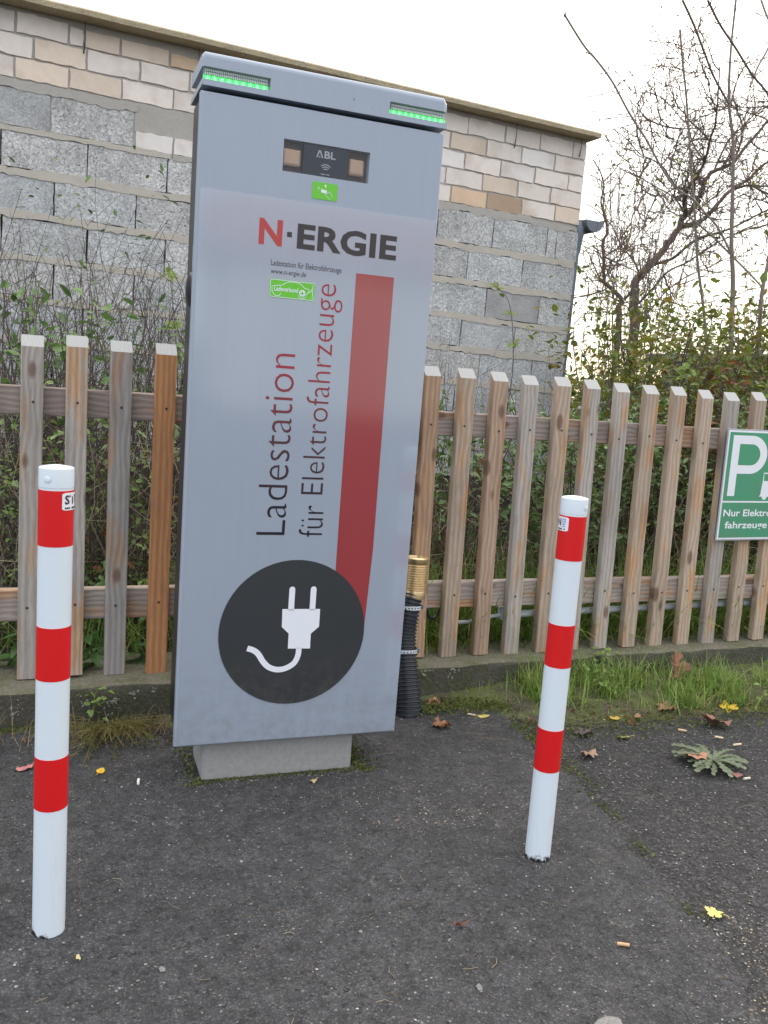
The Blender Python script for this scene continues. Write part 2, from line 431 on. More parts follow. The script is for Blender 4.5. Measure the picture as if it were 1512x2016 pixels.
MAT['blackplastic'] = plain('black_plastic', (.012, .012, .014), .35, .1)
MAT['module'] = plain('reader_plastic', (.014, .017, .024), .4, .05, Specular_IOR_Level=.15)
MAT['module_print'] = plain('grey_reader_print', (.30, .32, .34), .5, .02)
MAT['brownrelay'] = plain('brown_plastic', (.36, .235, .16), .5, .05)
MAT['brownback'] = plain('brown_backing', (.085, .05, .045), .6, .1, Specular_IOR_Level=.2)
t = NT('clear_pane'); t.t.nodes.remove(t.b); a = t.n('BsdfTransparent'); g = t.n('BsdfGlossy'); g.inputs['Roughness'].default_value = .03
mx = t.n('MixShader', i_0=.022); t.link(a.outputs[0], mx.inputs[1]); t.link(g.outputs[0], mx.inputs[2]); t.link(mx.outputs[0], t.o.inputs[0]); MAT['pane'] = t.m
t = NT('green_led'); MAT['led'] = t.set(Base_Color=(.1, .9, .2), Emission_Color=(.10, 1.0, .16), Emission_Strength=2.2)
t = NT('led_glow_strip'); MAT['ledstrip'] = t.set(Base_Color=(.02, .5, .08), Emission_Color=(.02, 1.0, .08), Emission_Strength=.7)
MAT['lensrib'] = plain('lens_rib', (.52, .58, .55), .25, .03)
MAT['lensback'] = plain('lens_backing', (.16, .22, .2), .4, .03)
MAT['brass'] = plain('brass', (.74, .56, .32), .38, .12, 90, Metallic=1.0)
MAT['hose'] = plain('black_hose', (.026, .029, .037), .38, .15, 30)
MAT['strap'] = plain('white_strap', (.55, .58, .62), .5, .05)
MAT['hole'] = plain('strap_hole', (.02, .02, .025), .8, .05)
MAT['conduit'] = plain('grey_conduit', (.42, .44, .45), .45, .05)
MAT['zinc'] = plain('zinc', (.15, .175, .205), .5, .12, 25, Metallic=.35)
MAT['roofedge'] = moss_mat('mossy_roof_edge', (.46, .38, .26), (.54, .45, .29), (.34, .28, .20))
def bollard_mat(name, col):
    t = NT(name); co = t.coord(rand=False); x = t.n('SeparateXYZ'); t.link(t.n('NewGeometry').outputs['Position'], x.inputs[0])
    n = t.noise(co, 70, 5, .75); n2 = t.noise(co, 6, 5, .7)
    h = t.math('ADD', x.outputs[2], t.math('ADD', t.math('MULTIPLY', n, .05), t.math('MULTIPLY', t.noise(co, 21, 2), .06)))
    chip = t.ramp(h, (.064, 1.0), (.068, 0.0))
    gr = t.ramp(t.noise(t.coord((1, 1, .15), rand=False), 40, 5, .7), (.55, 0.0), (.8, .35))
    low = t.math('MULTIPLY', gr, t.n('MapRange', i_0=x.outputs[2], i_1=.0, i_2=.35, i_3=1.0, i_4=.0).outputs[0])
    c = t.mix(low, col, tuple(k*.45 for k in col)); c = t.mix(t.ramp(n2, (.4, 0.0), (.8, .12)), c, tuple(k*.7 for k in col))
    sc_ = t.ramp(t.noise(t.coord((1, 1, .3), rand=False), 120, 3, .7), (.735, 0.0), (.77, .6)); c = t.mix(sc_, c, tuple(k*.35+.03 for k in col))
    c = t.mix(chip, c, (.022, .016, .013))
    return t.set(Base_Color=c, Roughness=.42, Coat_Weight=.06, Coat_Roughness=.12, Specular_IOR_Level=.3)
MAT['bwhite'] = bollard_mat('white_paint', (.645, .70, .75)); MAT['bred'] = bollard_mat('red_reflective_film', (.62, .010, .012))
MAT['stickerwhite'] = plain('sticker_white', (.75, .75, .78), .4, .02)
MAT['stickerblue'] = plain('sticker_blue', (.12, .22, .52), .4, .02)
MAT['signgreen'] = painted('sign_green', (.05, .28, .145), .4, .8, 1.5, .12)
MAT['laminate'] = plain('laminate_edge', (.34, .33, .36), .3, .05)
MAT['screw'] = plain('dark_screw', (.03, .028, .026), .5, .1)
MAT['pebble'] = plain('pebble', (.2, .19, .18), .9, .3, 160)
t = NT('mixed_grit'); g = t.n('NewGeometry')
MAT['grit'] = t.set(Base_Color=t.ramp(g.outputs['Random Per Island'], (0, (.05, .047, .046)), (.6, (.10, .095, .09)), (.9, (.19, .175, .16)), (.985, (.38, .37, .35))), Roughness=.9)
t = NT('sandy_grit'); g = t.n('NewGeometry')
MAT['sand'] = t.set(Base_Color=t.ramp(g.outputs['Random Per Island'], (0, (.12, .09, .06)), (.6, (.26, .2, .13)), (1, (.5, .44, .34))), Roughness=.95)
MAT['grass'] = leaf_mat('grass_blade', [(.10, .19, .028), (.20, .33, .06), (.28, .37, .08), (.13, .24, .04), (.40, .35, .16)], .5, .35)
MAT['straw'] = leaf_mat('dry_straw', [(.25, .19, .11), (.16, .11, .065), (.36, .29, .18), (.10, .07, .04)], .8, .2)
MAT['hedge'] = leaf_mat('hedge_leaf', [(.07, .12, .02), (.12, .17, .025), (.19, .20, .03), (.08, .11, .02), (.23, .16, .03), (.05, .10, .018)], .5, .4)
MAT['privet'] = leaf_mat('privet_leaf', [(.09, .16, .04), (.16, .25, .06), (.22, .31, .085), (.07, .12, .03)], .42, .3)
MAT['ivy'] = leaf_mat('bramble_leaf', [(.08, .155, .045), (.14, .235, .07), (.055, .11, .028), (.18, .27, .085)], .45, .3)
MAT['dead'] = leaf_mat('withered_leaf', [(.14, .07, .03), (.22, .09, .03), (.08, .045, .025)], .8, .25)
MAT['nettle'] = leaf_mat('nettle_leaf', [(.055, .14, .032), (.09, .19, .045), (.04, .11, .025)], .5, .3)
MAT['bright'] = leaf_mat('young_leaf', [(.14, .24, .035), (.20, .28, .05), (.10, .20, .03)], .5, .4)
MAT['mossleaf'] = leaf_mat('moss', [(.07, .095, .016), (.12, .15, .025), (.05, .065, .016), (.16, .18, .04)], .8, .2)
MAT['horsetail'] = leaf_mat('horsetail_stem', [(.12, .11, .025), (.19, .15, .035), (.09, .12, .025), (.24, .16, .06)], .6, .2)
MAT['cane'] = plain('bramble_cane', (.12, .09, .085), .8, .25)
MAT['cane_dark'] = plain('dark_cane', (.08, .062, .052), .85, .35)
MAT['bark'] = bark_mat('dark_bark', (.06, .042, .032), (.15, .11, .08))
MAT['bark2'] = bark_mat('lichen_bark', (.10, .07, .048), (.24, .17, .12))
MAT['sapbark'] = bark_mat('sapling_bark', (.15, .115, .095), (.26, .21, .175), 90)
MAT['dandelion'] = leaf_mat('rosette_leaf', [(.13, .17, .10), (.17, .20, .125), (.10, .14, .075)], .6, .25)
BARE_TREE = [
  ([(6.353, 9.0, 1.953), (6.298, 9.0, 2.253), (6.301, 9.0, 2.44), (6.285, 9.0, 2.555), (6.408, 9.0, 2.695), (6.531, 9.0, 2.837), (6.674, 9.0, 3.039), (6.806, 9.0, 3.229), (6.846, 9.0, 3.349), (6.986, 9.0, 3.495), (7.051, 9.0, 3.642), (7.099, 9.0, 3.81), (7.212, 9.0, 3.941), (7.473, 9.0, 4.084), (7.712, 9.0, 4.386), (7.913, 9.0, 4.627), (8.058, 9.0, 4.882)], 0.0502, 0.0103),
  ([(6.846, 9.0, 3.349), (6.779, 8.867, 3.378), (6.643, 8.733, 3.475), (6.564, 8.6, 3.574), (6.574, 8.467, 3.704), (6.541, 8.333, 3.823), (6.47, 8.2, 3.993), (6.411, 8.067, 4.158), (6.293, 7.933, 4.345), (6.167, 7.8, 4.578)], 0.0251, 0.0046),
  ([(6.85, 9.0, 3.269), (7.091, 9.1, 3.336), (7.336, 9.2, 3.453), (7.572, 9.3, 3.667), (7.842, 9.4, 3.89), (8.158, 9.5, 4.075), (8.412, 9.6, 4.28), (8.736, 9.7, 4.5), (9.17, 9.8, 4.921)], 0.0251, 0.0091),
  ([(7.509, 9.0, 3.775), (7.626, 8.833, 3.809), (7.669, 8.667, 3.717), (7.794, 8.5, 3.638)], 0.0137, 0.008),
  ([(6.523, 9.0, 2.789), (6.623, 8.857, 2.833), (6.643, 8.714, 2.9), (6.733, 8.571, 3.04), (6.858, 8.429, 3.104), (6.978, 8.286, 3.166), (7.114, 8.143, 3.272), (7.295, 8.0, 3.403)], 0.016, 0.0068),
  ([(6.298, 9.0, 2.253), (6.378, 8.8, 2.457), (6.422, 8.6, 2.65), (6.526, 8.4, 2.753), (6.665, 8.2, 2.922), (6.751, 8.0, 3.015), (6.831, 7.8, 3.082)], 0.0114, 0.0057),
  ([(6.354, 9.0, 2.047), (6.723, 9.2, 2.329), (7.051, 9.4, 2.569), (7.484, 9.6, 2.805), (8.006, 9.8, 3.008), (8.439, 10.0, 3.262)], 0.0103, 0.0046),
  ([(6.849, 9.0, 3.43), (6.897, 9.2, 3.584), (6.948, 9.4, 3.694), (6.873, 9.6, 3.814), (6.793, 9.8, 3.935), (6.707, 10.0, 4.058)], 0.0103, 0.0034),
  ([(6.855, 9.0, 3.684), (6.617, 8.857, 3.649), (6.386, 8.714, 3.701), (6.186, 8.571, 3.753), (5.916, 8.429, 3.77), (5.657, 8.286, 3.763), (5.395, 8.143, 3.832), (5.123, 8.0, 3.855)], 0.0091, 0.0034),
  ([(7.064, 9.0, 4.034), (6.982, 9.133, 4.232), (6.963, 9.267, 4.489), (6.933, 9.4, 4.609), (6.832, 9.533, 4.788), (6.678, 9.667, 4.913), (6.51, 9.8, 4.908)], 0.0091, 0.0034),
  ([(7.101, 9.0, 4.268), (6.756, 8.8, 4.302), (6.335, 8.6, 4.188), (5.95, 8.4, 4.121), (5.627, 8.2, 4.082)], 0.0068, 0.0023),
  ([(7.473, 9.0, 4.084), (7.646, 9.12, 4.332), (7.738, 9.24, 4.608), (7.717, 9.36, 4.823), (7.748, 9.48, 5.096), (8.008, 9.6, 5.51)], 0.0091, 0.0034),
  ([(7.212, 9.0, 3.941), (7.566, 9.25, 4.395), (7.933, 9.5, 4.653), (8.365, 9.75, 4.979), (8.824, 10.0, 5.245)], 0.0103, 0.0057),
  ([(6.652, 9.0, 3.587), (6.54, 8.85, 3.457), (6.292, 8.7, 3.51), (5.982, 8.55, 3.57), (5.687, 8.4, 3.585)], 0.0068, 0.0023),
  ([(7.075, 9.0, 4.059), (7.05, 9.1, 4.19), (7.186, 9.2, 4.417), (7.142, 9.3, 4.665), (7.324, 9.4, 5.0), (7.317, 9.5, 5.19)], 0.0068, 0.0023),
]
SMALL_TREE = [
  ([(5.447, 8.0, 1.85), (5.412, 8.0, 2.116), (5.451, 8.0, 2.203), (5.273, 8.0, 2.328), (5.144, 8.0, 2.386)], 0.0284, 0.0142),
  ([(5.208, 8.0, 2.362), (5.142, 7.938, 2.551), (5.064, 7.875, 2.733), (5.07, 7.812, 2.824), (4.978, 7.75, 2.94), (4.873, 7.687, 3.069), (4.851, 7.625, 3.187), (4.761, 7.562, 3.293), (4.619, 7.5, 3.388)], 0.0142, 0.0041),
  ([(5.167, 8.0, 2.62), (5.425, 8.167, 2.606), (5.776, 8.333, 2.577), (6.148, 8.5, 2.501)], 0.0091, 0.0041),
  ([(5.246, 8.0, 2.447), (5.428, 8.1, 2.62), (5.573, 8.2, 2.813), (5.669, 8.3, 3.004), (5.743, 8.4, 3.174), (5.918, 8.5, 3.382), (6.049, 8.6, 3.546)], 0.0091, 0.003),
  ([(5.453, 8.0, 2.182), (5.574, 7.929, 2.395), (5.492, 7.857, 2.522), (5.342, 7.786, 2.618), (5.175, 7.714, 2.688), (5.012, 7.643, 2.833), (4.789, 7.571, 2.946), (4.581, 7.5, 2.981)], 0.0112, 0.003),
  ([(5.144, 8.0, 2.386), (5.235, 8.1, 2.577), (5.157, 8.2, 2.743), (5.083, 8.3, 2.663), (5.08, 8.4, 2.798)], 0.0071, 0.003),
  ([(5.15, 8.0, 2.759), (5.126, 8.133, 2.833), (5.093, 8.267, 3.009), (5.096, 8.4, 3.172)], 0.0061, 0.002),
]
SAPLING_A = [
  ([(4.113, 4.7, 1.101), (4.066, 4.7, 1.596), (4.02, 4.7, 1.976), (3.969, 4.7, 2.221), (3.921, 4.7, 2.584), (3.883, 4.7, 2.82), (3.815, 4.7, 3.046), (3.783, 4.7, 3.333), (3.775, 4.7, 3.618), (3.763, 4.7, 3.785)], 0.0155, 0.003),
  ([(3.97, 4.7, 2.159), (3.887, 4.745, 2.304), (3.817, 4.791, 2.388), (3.746, 4.836, 2.472), (3.632, 4.882, 2.538), (3.541, 4.927, 2.657), (3.445, 4.973, 2.811), (3.319, 5.018, 2.972), (3.207, 5.064, 3.145), (3.102, 5.109, 3.271), (3.025, 5.155, 3.36), (2.89, 5.2, 3.532)], 0.006, 0.0018),
  ([(3.823, 4.7, 3.024), (3.642, 4.65, 3.142), (3.508, 4.6, 3.25), (3.379, 4.55, 3.353), (3.248, 4.5, 3.439)], 0.0036, 0.0024),
]
SAPLING_B = [
  ([(4.135, 4.9, 1.09), (4.002, 4.9, 1.727), (3.886, 4.9, 2.107), (3.815, 4.9, 2.416), (3.737, 4.9, 2.718), (3.653, 4.9, 3.07), (3.588, 4.9, 3.298), (3.542, 4.9, 3.472)], 0.0099, 0.0019),
]
SAPLING_C = [
  ([(4.197, 4.6, 1.112), (4.196, 4.6, 1.606), (4.174, 4.6, 1.921), (4.196, 4.6, 2.174), (4.207, 4.6, 2.484), (4.207, 4.6, 2.848)], 0.014, 0.0058),
  ([(4.16, 4.6, 1.958), (4.126, 4.675, 2.036), (4.029, 4.75, 2.146), (3.894, 4.825, 2.277), (3.764, 4.9, 2.385)], 0.0047, 0.0017),
  ([(4.201, 4.6, 2.606), (4.063, 4.55, 2.933), (3.931, 4.5, 3.049), (3.754, 4.45, 3.117), (3.575, 4.4, 3.212), (3.405, 4.35, 3.292), (3.267, 4.3, 3.372)], 0.0041, 0.0023),
  ([(4.018, 4.6, 3.461), (4.002, 4.667, 3.549), (3.99, 4.733, 3.674), (4.011, 4.8, 3.772)], 0.0029, 0.0017),
  ([(3.877, 4.6, 3.112), (3.974, 4.667, 3.265), (4.089, 4.733, 3.412), (4.187, 4.8, 3.595)], 0.0029, 0.0017),
]
# ------------------------------------------------------------------ ground
def grid_sheet(name, x0, x1, y0, y1, nx, ny, zf, mat, kind='structure'):
    m = MB(); vs = []
    for j in range(ny+1):
        for i in range(nx+1):
            x = x0+(x1-x0)*i/nx; y = y0+(y1-y0)*j/ny; vs.append((x, y, zf(x, y)))
    fs = [(j*(nx+1)+i, j*(nx+1)+i+1, (j+1)*(nx+1)+i+1, (j+1)*(nx+1)+i) for j in range(ny) for i in range(nx)]
    return m.add(vs, fs, 0, True).build(name, mat, None, kind)
MB().add([(-400, -400, 0), (400, -400, 0), (400, 400, 0), (-400, 400, 0)], [(0, 1, 2, 3)]).build('ground', MAT['asphalt'], None, 'structure')
edge = [(1.15, -2.0), (1.18, .4), (1.22, .95), (1.285, 1.175), (1.36, 1.30), (1.405, 1.41), (1.40, 1.52), (1.425, 1.643), (1.43, 1.8), (1.47, 1.93), (1.48, 2.08), (1.525, 2.21), (1.50, 2.4), (1.545, 2.62), (1.53, 2.80), (.4, 2.86), (-4, 2.70), (-4, -2)]
ej = []
for i in range(len(edge)):
    a = Vector(edge[i]); b = Vector(edge[(i+1) % len(edge)]); k = max(1, min(14, int((b-a).length/.035)))
    for j in range(k):
        q = a.lerp(b, j/k); ej.append((q.x+rnd.uniform(-.009, .009), q.y+rnd.uniform(-.009, .009)))
MB().add([(x, y, .005) for x, y in ej]+[(x+.004, y, -.002) for x, y in ej],
         [tuple(range(len(ej)))]+[(i, len(ej)+i, len(ej)+(i+1) % len(ej), (i+1) % len(ej)) for i in range(len(ej))]).build('asphalt_patch', MAT['patch'], None, 'structure')
def nz(x, y, s, k=0): return noise.noise(Vector((x*s, y*s, k)))
grid_sheet('garden_soil', -12, 30, 3.12, 60, 160, 160, lambda x, y: .085+.03*nz(x, y, 2.3)+.05*nz(x, y, .6, 4), MAT['soil'])
def verge_z(x, y):
    f = min(1, max(0, (y-(2.50+.05*nz(x, 0, 3)+(.22 if x < 1.6 else 0)*min(1, (1.75-x)/.35 if x < 1.75 else 0)))/.42))
    return -.012+f*.062+.012*nz(x, y, 14)*f
grid_sheet('mossy_verge', 1.36, 7, 2.40, 3.06, 150, 24, verge_z, MAT['verge'])
def strip_z(x, y):
    f = min(1, max(0, (y-(2.74+.06*nz(x, 1, 4)))/.15)); return -.012+.03*f+.008*nz(x, y, 20)*f
grid_sheet('soil_strip', -3, 1.5, 2.68, 2.95, 120, 10, strip_z, MAT['verge'])

# loose grit on the asphalt
def stone(m, x, y, z, r, mi=0):
    a = rnd.uniform(0, 6.28); sx, sy, sz = r*rnd.uniform(.7, 1.3), r*rnd.uniform(.6, 1.1), r*rnd.uniform(.45, .8)
    vs = [(0, 0, 1), (0, 0, -.4)]+[(cos(k*pi/2.5+.3)*rnd.uniform(.8, 1.1), sin(k*pi/2.5+.3)*rnd.uniform(.8, 1.1), rnd.uniform(0, .5)) for k in range(5)]
    vs = [(x+(p[0]*cos(a)*sx-p[1]*sin(a)*sy), y+p[0]*sin(a)*sx+p[1]*cos(a)*sy, z+p[2]*sz) for p in vs]
    m.add(vs, [(0, 2+k, 2+(k+1) % 5) for k in range(5)]+[(1, 2+(k+1) % 5, 2+k) for k in range(5)], mi)
m = MB()
for i in range(5200):
    y = 1.0+1.95*rnd.random()**1.2; x = rnd.uniform(-.3, .45+y*.95)
    stone(m, x, y, .006, rnd.choice((.0014, .0018, .0022, .0028, .0034)) if rnd.random() < .994 else rnd.uniform(.004, .0065))
for i in range(3000):
    y = 1.0+1.5*rnd.random(); x = rnd.uniform(1.45-.1*(2-y), 2.6); stone(m, x, y, .002, rnd.uniform(.002, .0042))
for bx_, by_, r_ in ((-.012, 1.785, .033), (1.163, 1.812, .033)):   # dirt gathered round the feet of the posts
    for i in range(260):
        a = rnd.uniform(0, 6.28); d = r_+abs(rnd.gauss(0, .010)); stone(m, bx_+cos(a)*d, by_+sin(a)*d, .004, rnd.uniform(.0012, .003))
for i in range(500): stone(m, rnd.uniform(.36, .88), 2.39-abs(rnd.gauss(0, .025)), .005, rnd.uniform(.0012, .0034))
m.build('loose_grit', MAT['grit'], None, 'stuff')
m = MB()
for cx, cy, sx, sy, n in ((.98, 2.06, .16, .05, 260), (.80, 2.22, .14, .04, 140), (1.46, 1.38, .07, .09, 260), (1.36, 1.18, .08, .06, 200), (1.18, 1.98, .05, .2, 60), (1.6, 2.35, .15, .1, 90)):
    for i in range(n): stone(m, rnd.gauss(cx, sx), rnd.gauss(cy, sy), .005, rnd.uniform(.0012, .0032))
m.build('sandy_grit', MAT['sand'], None, 'stuff')
st = MB(); N_ = 22
vs = [(0, 0, .017)]+[(k_*.026*(1+.22*nz(cos(q*2*pi/N_)*1.3+k_*.2, sin(q*2*pi/N_)*1.3, 1.0, 5))*cos(q*2*pi/N_), k_*.026*(1+.22*nz(cos(q*2*pi/N_)*1.3+k_*.2, sin(q*2*pi/N_)*1.3, 1.0, 5))*sin(q*2*pi/N_), z_+.003*nz(q*.7, k_*4, 1.0, 3)) for k_, z_ in ((.4, .0165), (.75, .0145), (.95, .009), (1.0, .002), (.9, -.006)) for q in range(N_)]
st.add(vs, [(0, 1+q, 1+(q+1) % N_) for q in range(N_)]+[(1+r_*N_+q, 1+(r_+1)*N_+q, 1+(r_+1)*N_+(q+1) % N_, 1+r_*N_+(q+1) % N_) for r_ in range(4) for q in range(N_)], 0, True)
o = st.build('flat_stone', MAT['pebble']); o.location = (.985, 1.232, .004); o.scale = (1.55, .95, .32); o.rotation_euler = (0, 0, .5)
tag(o, 'pale flat stone on the asphalt at the very bottom of the picture', 'stone')
for i, (x, y, r, lb) in enumerate(((.62, 1.62, .007, 'small grey pebble on bare asphalt below the plinth, left of the tan twig'), (.795, 1.395, .009, 'dark round pebble on the asphalt near the pale flat stone'), (.93, 1.70, .006, 'small white pebble on the asphalt left of the right bollard foot'), (.20, 1.60, .008, 'pair-sized grey pebble on the asphalt right of the left bollard foot'))):
    st = MB(); stone(st, 0, 0, 0, r); o = st.build('pebble', MAT['pebble']); o.location = (x, y, .006); tag(o, lb, 'pebble', 'pebbles lying on the asphalt')

# ------------------------------------------------------------------ kerb under the fence
KY = radians(2.2)
kb = thing('concrete_kerb', 'long low mossy concrete kerb wall under the picket fence', 'kerb', (0, 2.868, 0), (0, 0, KY))
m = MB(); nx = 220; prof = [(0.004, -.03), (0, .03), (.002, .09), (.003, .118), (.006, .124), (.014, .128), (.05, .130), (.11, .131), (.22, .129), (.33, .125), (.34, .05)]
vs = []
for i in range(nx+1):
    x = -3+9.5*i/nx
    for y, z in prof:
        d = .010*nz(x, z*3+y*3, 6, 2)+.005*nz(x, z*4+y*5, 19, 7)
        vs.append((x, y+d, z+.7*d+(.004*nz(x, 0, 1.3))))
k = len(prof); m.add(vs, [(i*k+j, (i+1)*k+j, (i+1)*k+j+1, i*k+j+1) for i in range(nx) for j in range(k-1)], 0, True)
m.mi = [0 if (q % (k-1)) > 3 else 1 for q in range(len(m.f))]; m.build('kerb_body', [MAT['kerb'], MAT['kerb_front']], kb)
# lichen crusts on the front: many small ragged flakes in a few patches
m = MB()
for cx, cz, R0, q0 in ((.165, .075, .016, 26), (.235, .098, .010, 8), (.075, .085, .010, 8), (-.13, .07, .014, 14), (.30, .112, .008, 5), (1.42, .10, .016, 14), (1.30, .105, .02, 12)):
    for k in range(q0):
        x, z, r = rnd.gauss(cx, R0*.7), min(.115, max(.03, rnd.gauss(cz, R0))), rnd.uniform(.0015, .006); n = 9
        y = .010*nz(x, z*3+.003, 6, 2)+.005*nz(x, z*4+.003, 19, 7)-.004
        m.add([(x, y-.002, z)]+[(x+r*rnd.uniform(.5, 1.3)*cos(q*2*pi/n), y, z+r*rnd.uniform(.5, 1.3)*sin(q*2*pi/n)) for q in range(n)], [(0, 1+q, 1+(q+1) % n) for q in range(n)])
m.build('lichen', plain('pale_lichen', (.21, .22, .17), .95, .25, 120), kb, 'stuff')

# ------------------------------------------------------------------ building of blocks and bricks
WY = radians(5.87)
bld = thing('block_building', 'unrendered outbuilding of grey concrete blocks and pale bricks with a flat roof edge', 'building', (0, 6.0, 0), (0, 0, WY))
MB().box(-4.0, 3.885, .05, 4.0, 0, 3.2).build('wall_core', MAT['grey_mortar'], bld)
MB().box(-3.9, 3.87, .03, .049, 0, 2.7).build('joint_backing', MAT['core'], bld)
MB().box(-3.9, 3.893, .007, .029, 2.50, 3.194).build('mortar_panel', MAT['grey_mortar'], bld)
def rough_outline(x0, x1, z0, z1, step, jit, tilt=0.0):
    p = []
    def side(a, b):
        n = max(1, int(((a[0]-b[0])**2+(a[1]-b[1])**2)**.5/step))
        for i in range(n):
            j = jit if i else jit*.6
            p.append((a[0]+(b[0]-a[0])*i/n+rnd.uniform(-j, j), a[1]+(b[1]-a[1])*i/n+rnd.uniform(-j, j)))
    side((x0, z0), (x1, z0)); side((x1, z0), (x1, z1)); side((x1, z1), (x0, z1)); side((x0, z1), (x0, z0))
    return p
def lerp(a, b, x): return a+(b-a)*(x-.1)/3.3
def masonry(name, x0, x1, zb, zt, mat, y0, y1, step, jit, color):
    xc, zc = (x0+x1)/2, (zb+zt)/2
    o = MB().prism([(x-xc, z-zc) for x, z in rough_outline(x0, x1, zb, zt, step, jit)], y0, y1).build(name, mat, bld)
    o.location = (xc, 0, zc); o.rotation_euler = (0, radians(.7), 0); o.color = color; return o
courses = [ # bottom/top at the left, bottom/top at the right, joints
 ((2.534, 2.742), None, [-1.6, -1.11, -.611, -.111, .381]),
 ((2.294, 2.499), (2.262, 2.489), [-1.4, -.89, -.386, .107, .60, 1.1, 1.6, 2.1, 2.6, 3.092, 3.598, 3.69, 3.905]),
 ((2.042, 2.247), (1.998, 2.212), [-1.6, -1.08, -.583, -.083, .409, .9, 1.4, 1.9, 2.4, 2.888, 3.392, 3.900]),
 ((1.79, 2.0), (1.735, 1.950), [-1.4, -.88, -.38, .116, .602, 1.1, 1.6, 2.09, 2.58, 3.083, 3.585, 3.893]),
 ((1.54, 1.752), (1.493, 1.687), [-1.6, -1.08, -.58, -.08, .409, .9, 1.4, 1.89, 2.38, 2.878, 3.376, 3.888]),
 ((1.29, 1.50), (1.235, 1.445), [-1.4, -.9, -.4, .10, .596, 1.09, 1.58, 2.07, 2.565, 3.07, 3.57, 3.885]),
 ((1.04, 1.25), (.985, 1.195), [-1.6, -1.08, -.58, -.08, .409, .9, 1.4, 1.89, 2.38, 2.868, 3.366, 3.88]),
 ((.79, 1.0), (.735, .945), [-1.4, -.9, -.4, .10, .596, 1.09, 1.58, 2.07, 2.565, 3.07, 3.57, 3.88]),
 ((.52, .75), (.48, .695), [-1.6, -1.08, -.58, -.08, .409, .9, 1.4, 1.89, 2.38, 2.868, 3.366, 3.88])]
for ci, (l, r, js) in enumerate(courses):
    r = r or l
    for a, b in zip(js, js[1:]):
        xm = (a+b)/2; zb, zt = lerp(l[0], r[0], xm), lerp(l[1], r[1], xm)
        g = rnd.uniform(.92, 1.08); warm = rnd.uniform(-.02, .03); rough = 1.0 if rnd.random() < .9 else .6
        if ci == 3 and a == 3.083: rough, g = .15, .86
        if ci == 5 and a == .409: rough, g = .2, .75
        if ci == 0 and a == -.611: rough, g = .55, .84
        tw = 0 if ci else 0
        o = masonry('block', a+.0045, b-.0045, zb, zt, MAT['block'], rnd.uniform(-.003, .003), .045, .045, .0035, (g+warm, g, g-warm*.8, rough))
        if ci == 0: o.rotation_euler = (0, radians(.35), 0)
def mortar_strip(x0, x1, f0, f1, mat, name='mortar_bed', y=-.004, jit=.007):
    n = int((x1-x0)/.035); lo = []; hi = []
    for i in range(n+1):
        x = x0+(x1-x0)*i/n; lo.append((x, f0(x)-.002+.012*nz(x, f0(x), 4)+rnd.uniform(-jit, jit)*(1.3 if nz(x, 0, 3) > 0 else .4))); hi.append((x, f1(x)-.001+.010*nz(x, f1(x)+5, 5)+rnd.uniform(-jit, jit)*.6))
    MB().prism(lo+hi[::-1], y, .03).build(name, mat, bld)
for (l, r, js), (l2, r2, js2) in zip(courses[1:], courses[2:]):
    mortar_strip(-1.5, 3.885, lambda x: lerp(l2[1], r2[1], x), lambda x: lerp(l[0], r[0], x), MAT['mortar'])
mortar_strip(-1.5, .62, lambda x: lerp(2.499, 2.489, x), lambda x: 2.531, MAT['mortar'])
mortar_strip(-1.5, .40, lambda x: 2.742, lambda x: 2.795, MAT['grey_mortar'], 'mortar_smear', -.002, .012)
mortar_strip(.385, 2.66, lambda x: 2.632, lambda x: 2.795 if x < .8 else 2.67, MAT['grey_mortar'], 'mortar_smear', .002, .010)
mortar_strip(.63, 3.88, lambda x: lerp(2.499, 2.487, x), lambda x: lerp(2.53, 2.545, x) if x < 3.45 else 2.52, MAT['grey_mortar'], 'mortar_smear', -.002, .012)
BC = {'p': (.75, .67, .61), 'b': (.71, .59, .485), 'o': (.68, .50, .35), 'n': (.42, .30, .21), 'w': (.76, .71, .68)}
def fill(a, b): # joints between the last one seen at the left and the first one seen at the right
    n = max(1, round((b-a)/.317)); return [a+(b-a)*i/n for i in range(1, n)]
rows = [ # z bottom, z top, joints left, joints right, colours
 (3.058, 3.172, [-1.58, -1.26, -.945, -.63, -.312, -.015, .075, .29, .59], [2.795, 3.125, 3.447, 3.765, 3.903], 'ppbwppbbobpp'),
 (2.932, 3.044, [-1.47, -1.16, -.84, -.53, -.213, .093, .41, .72], [2.655, 2.968, 3.288, 3.60, 3.900], 'bpbpbppwp'),
 (2.806, 2.918, [-1.58, -1.26, -.945, -.63, -.313, -.010, .302, .62], [2.79, 3.108, 3.425, 3.745, 3.900], 'pbbpbbppw'),
 (2.682, 2.794, [.78], [2.64, 2.959, 3.278, 3.59, 3.900], 'p'),
 (2.556, 2.668, [.78], [2.692, 3.010, 3.328, 3.648, 3.897], 'p'),
 (2.532, 2.630, [.39, .63], [.775], 'w')]
right_cols = {3: {2.959: 'b', 3.278: 'p'}, 4: {2.692: 'o', 3.010: 'n', 3.328: 'p'}, 2: {2.79: 'p'}, 1: {}, 0: {}}
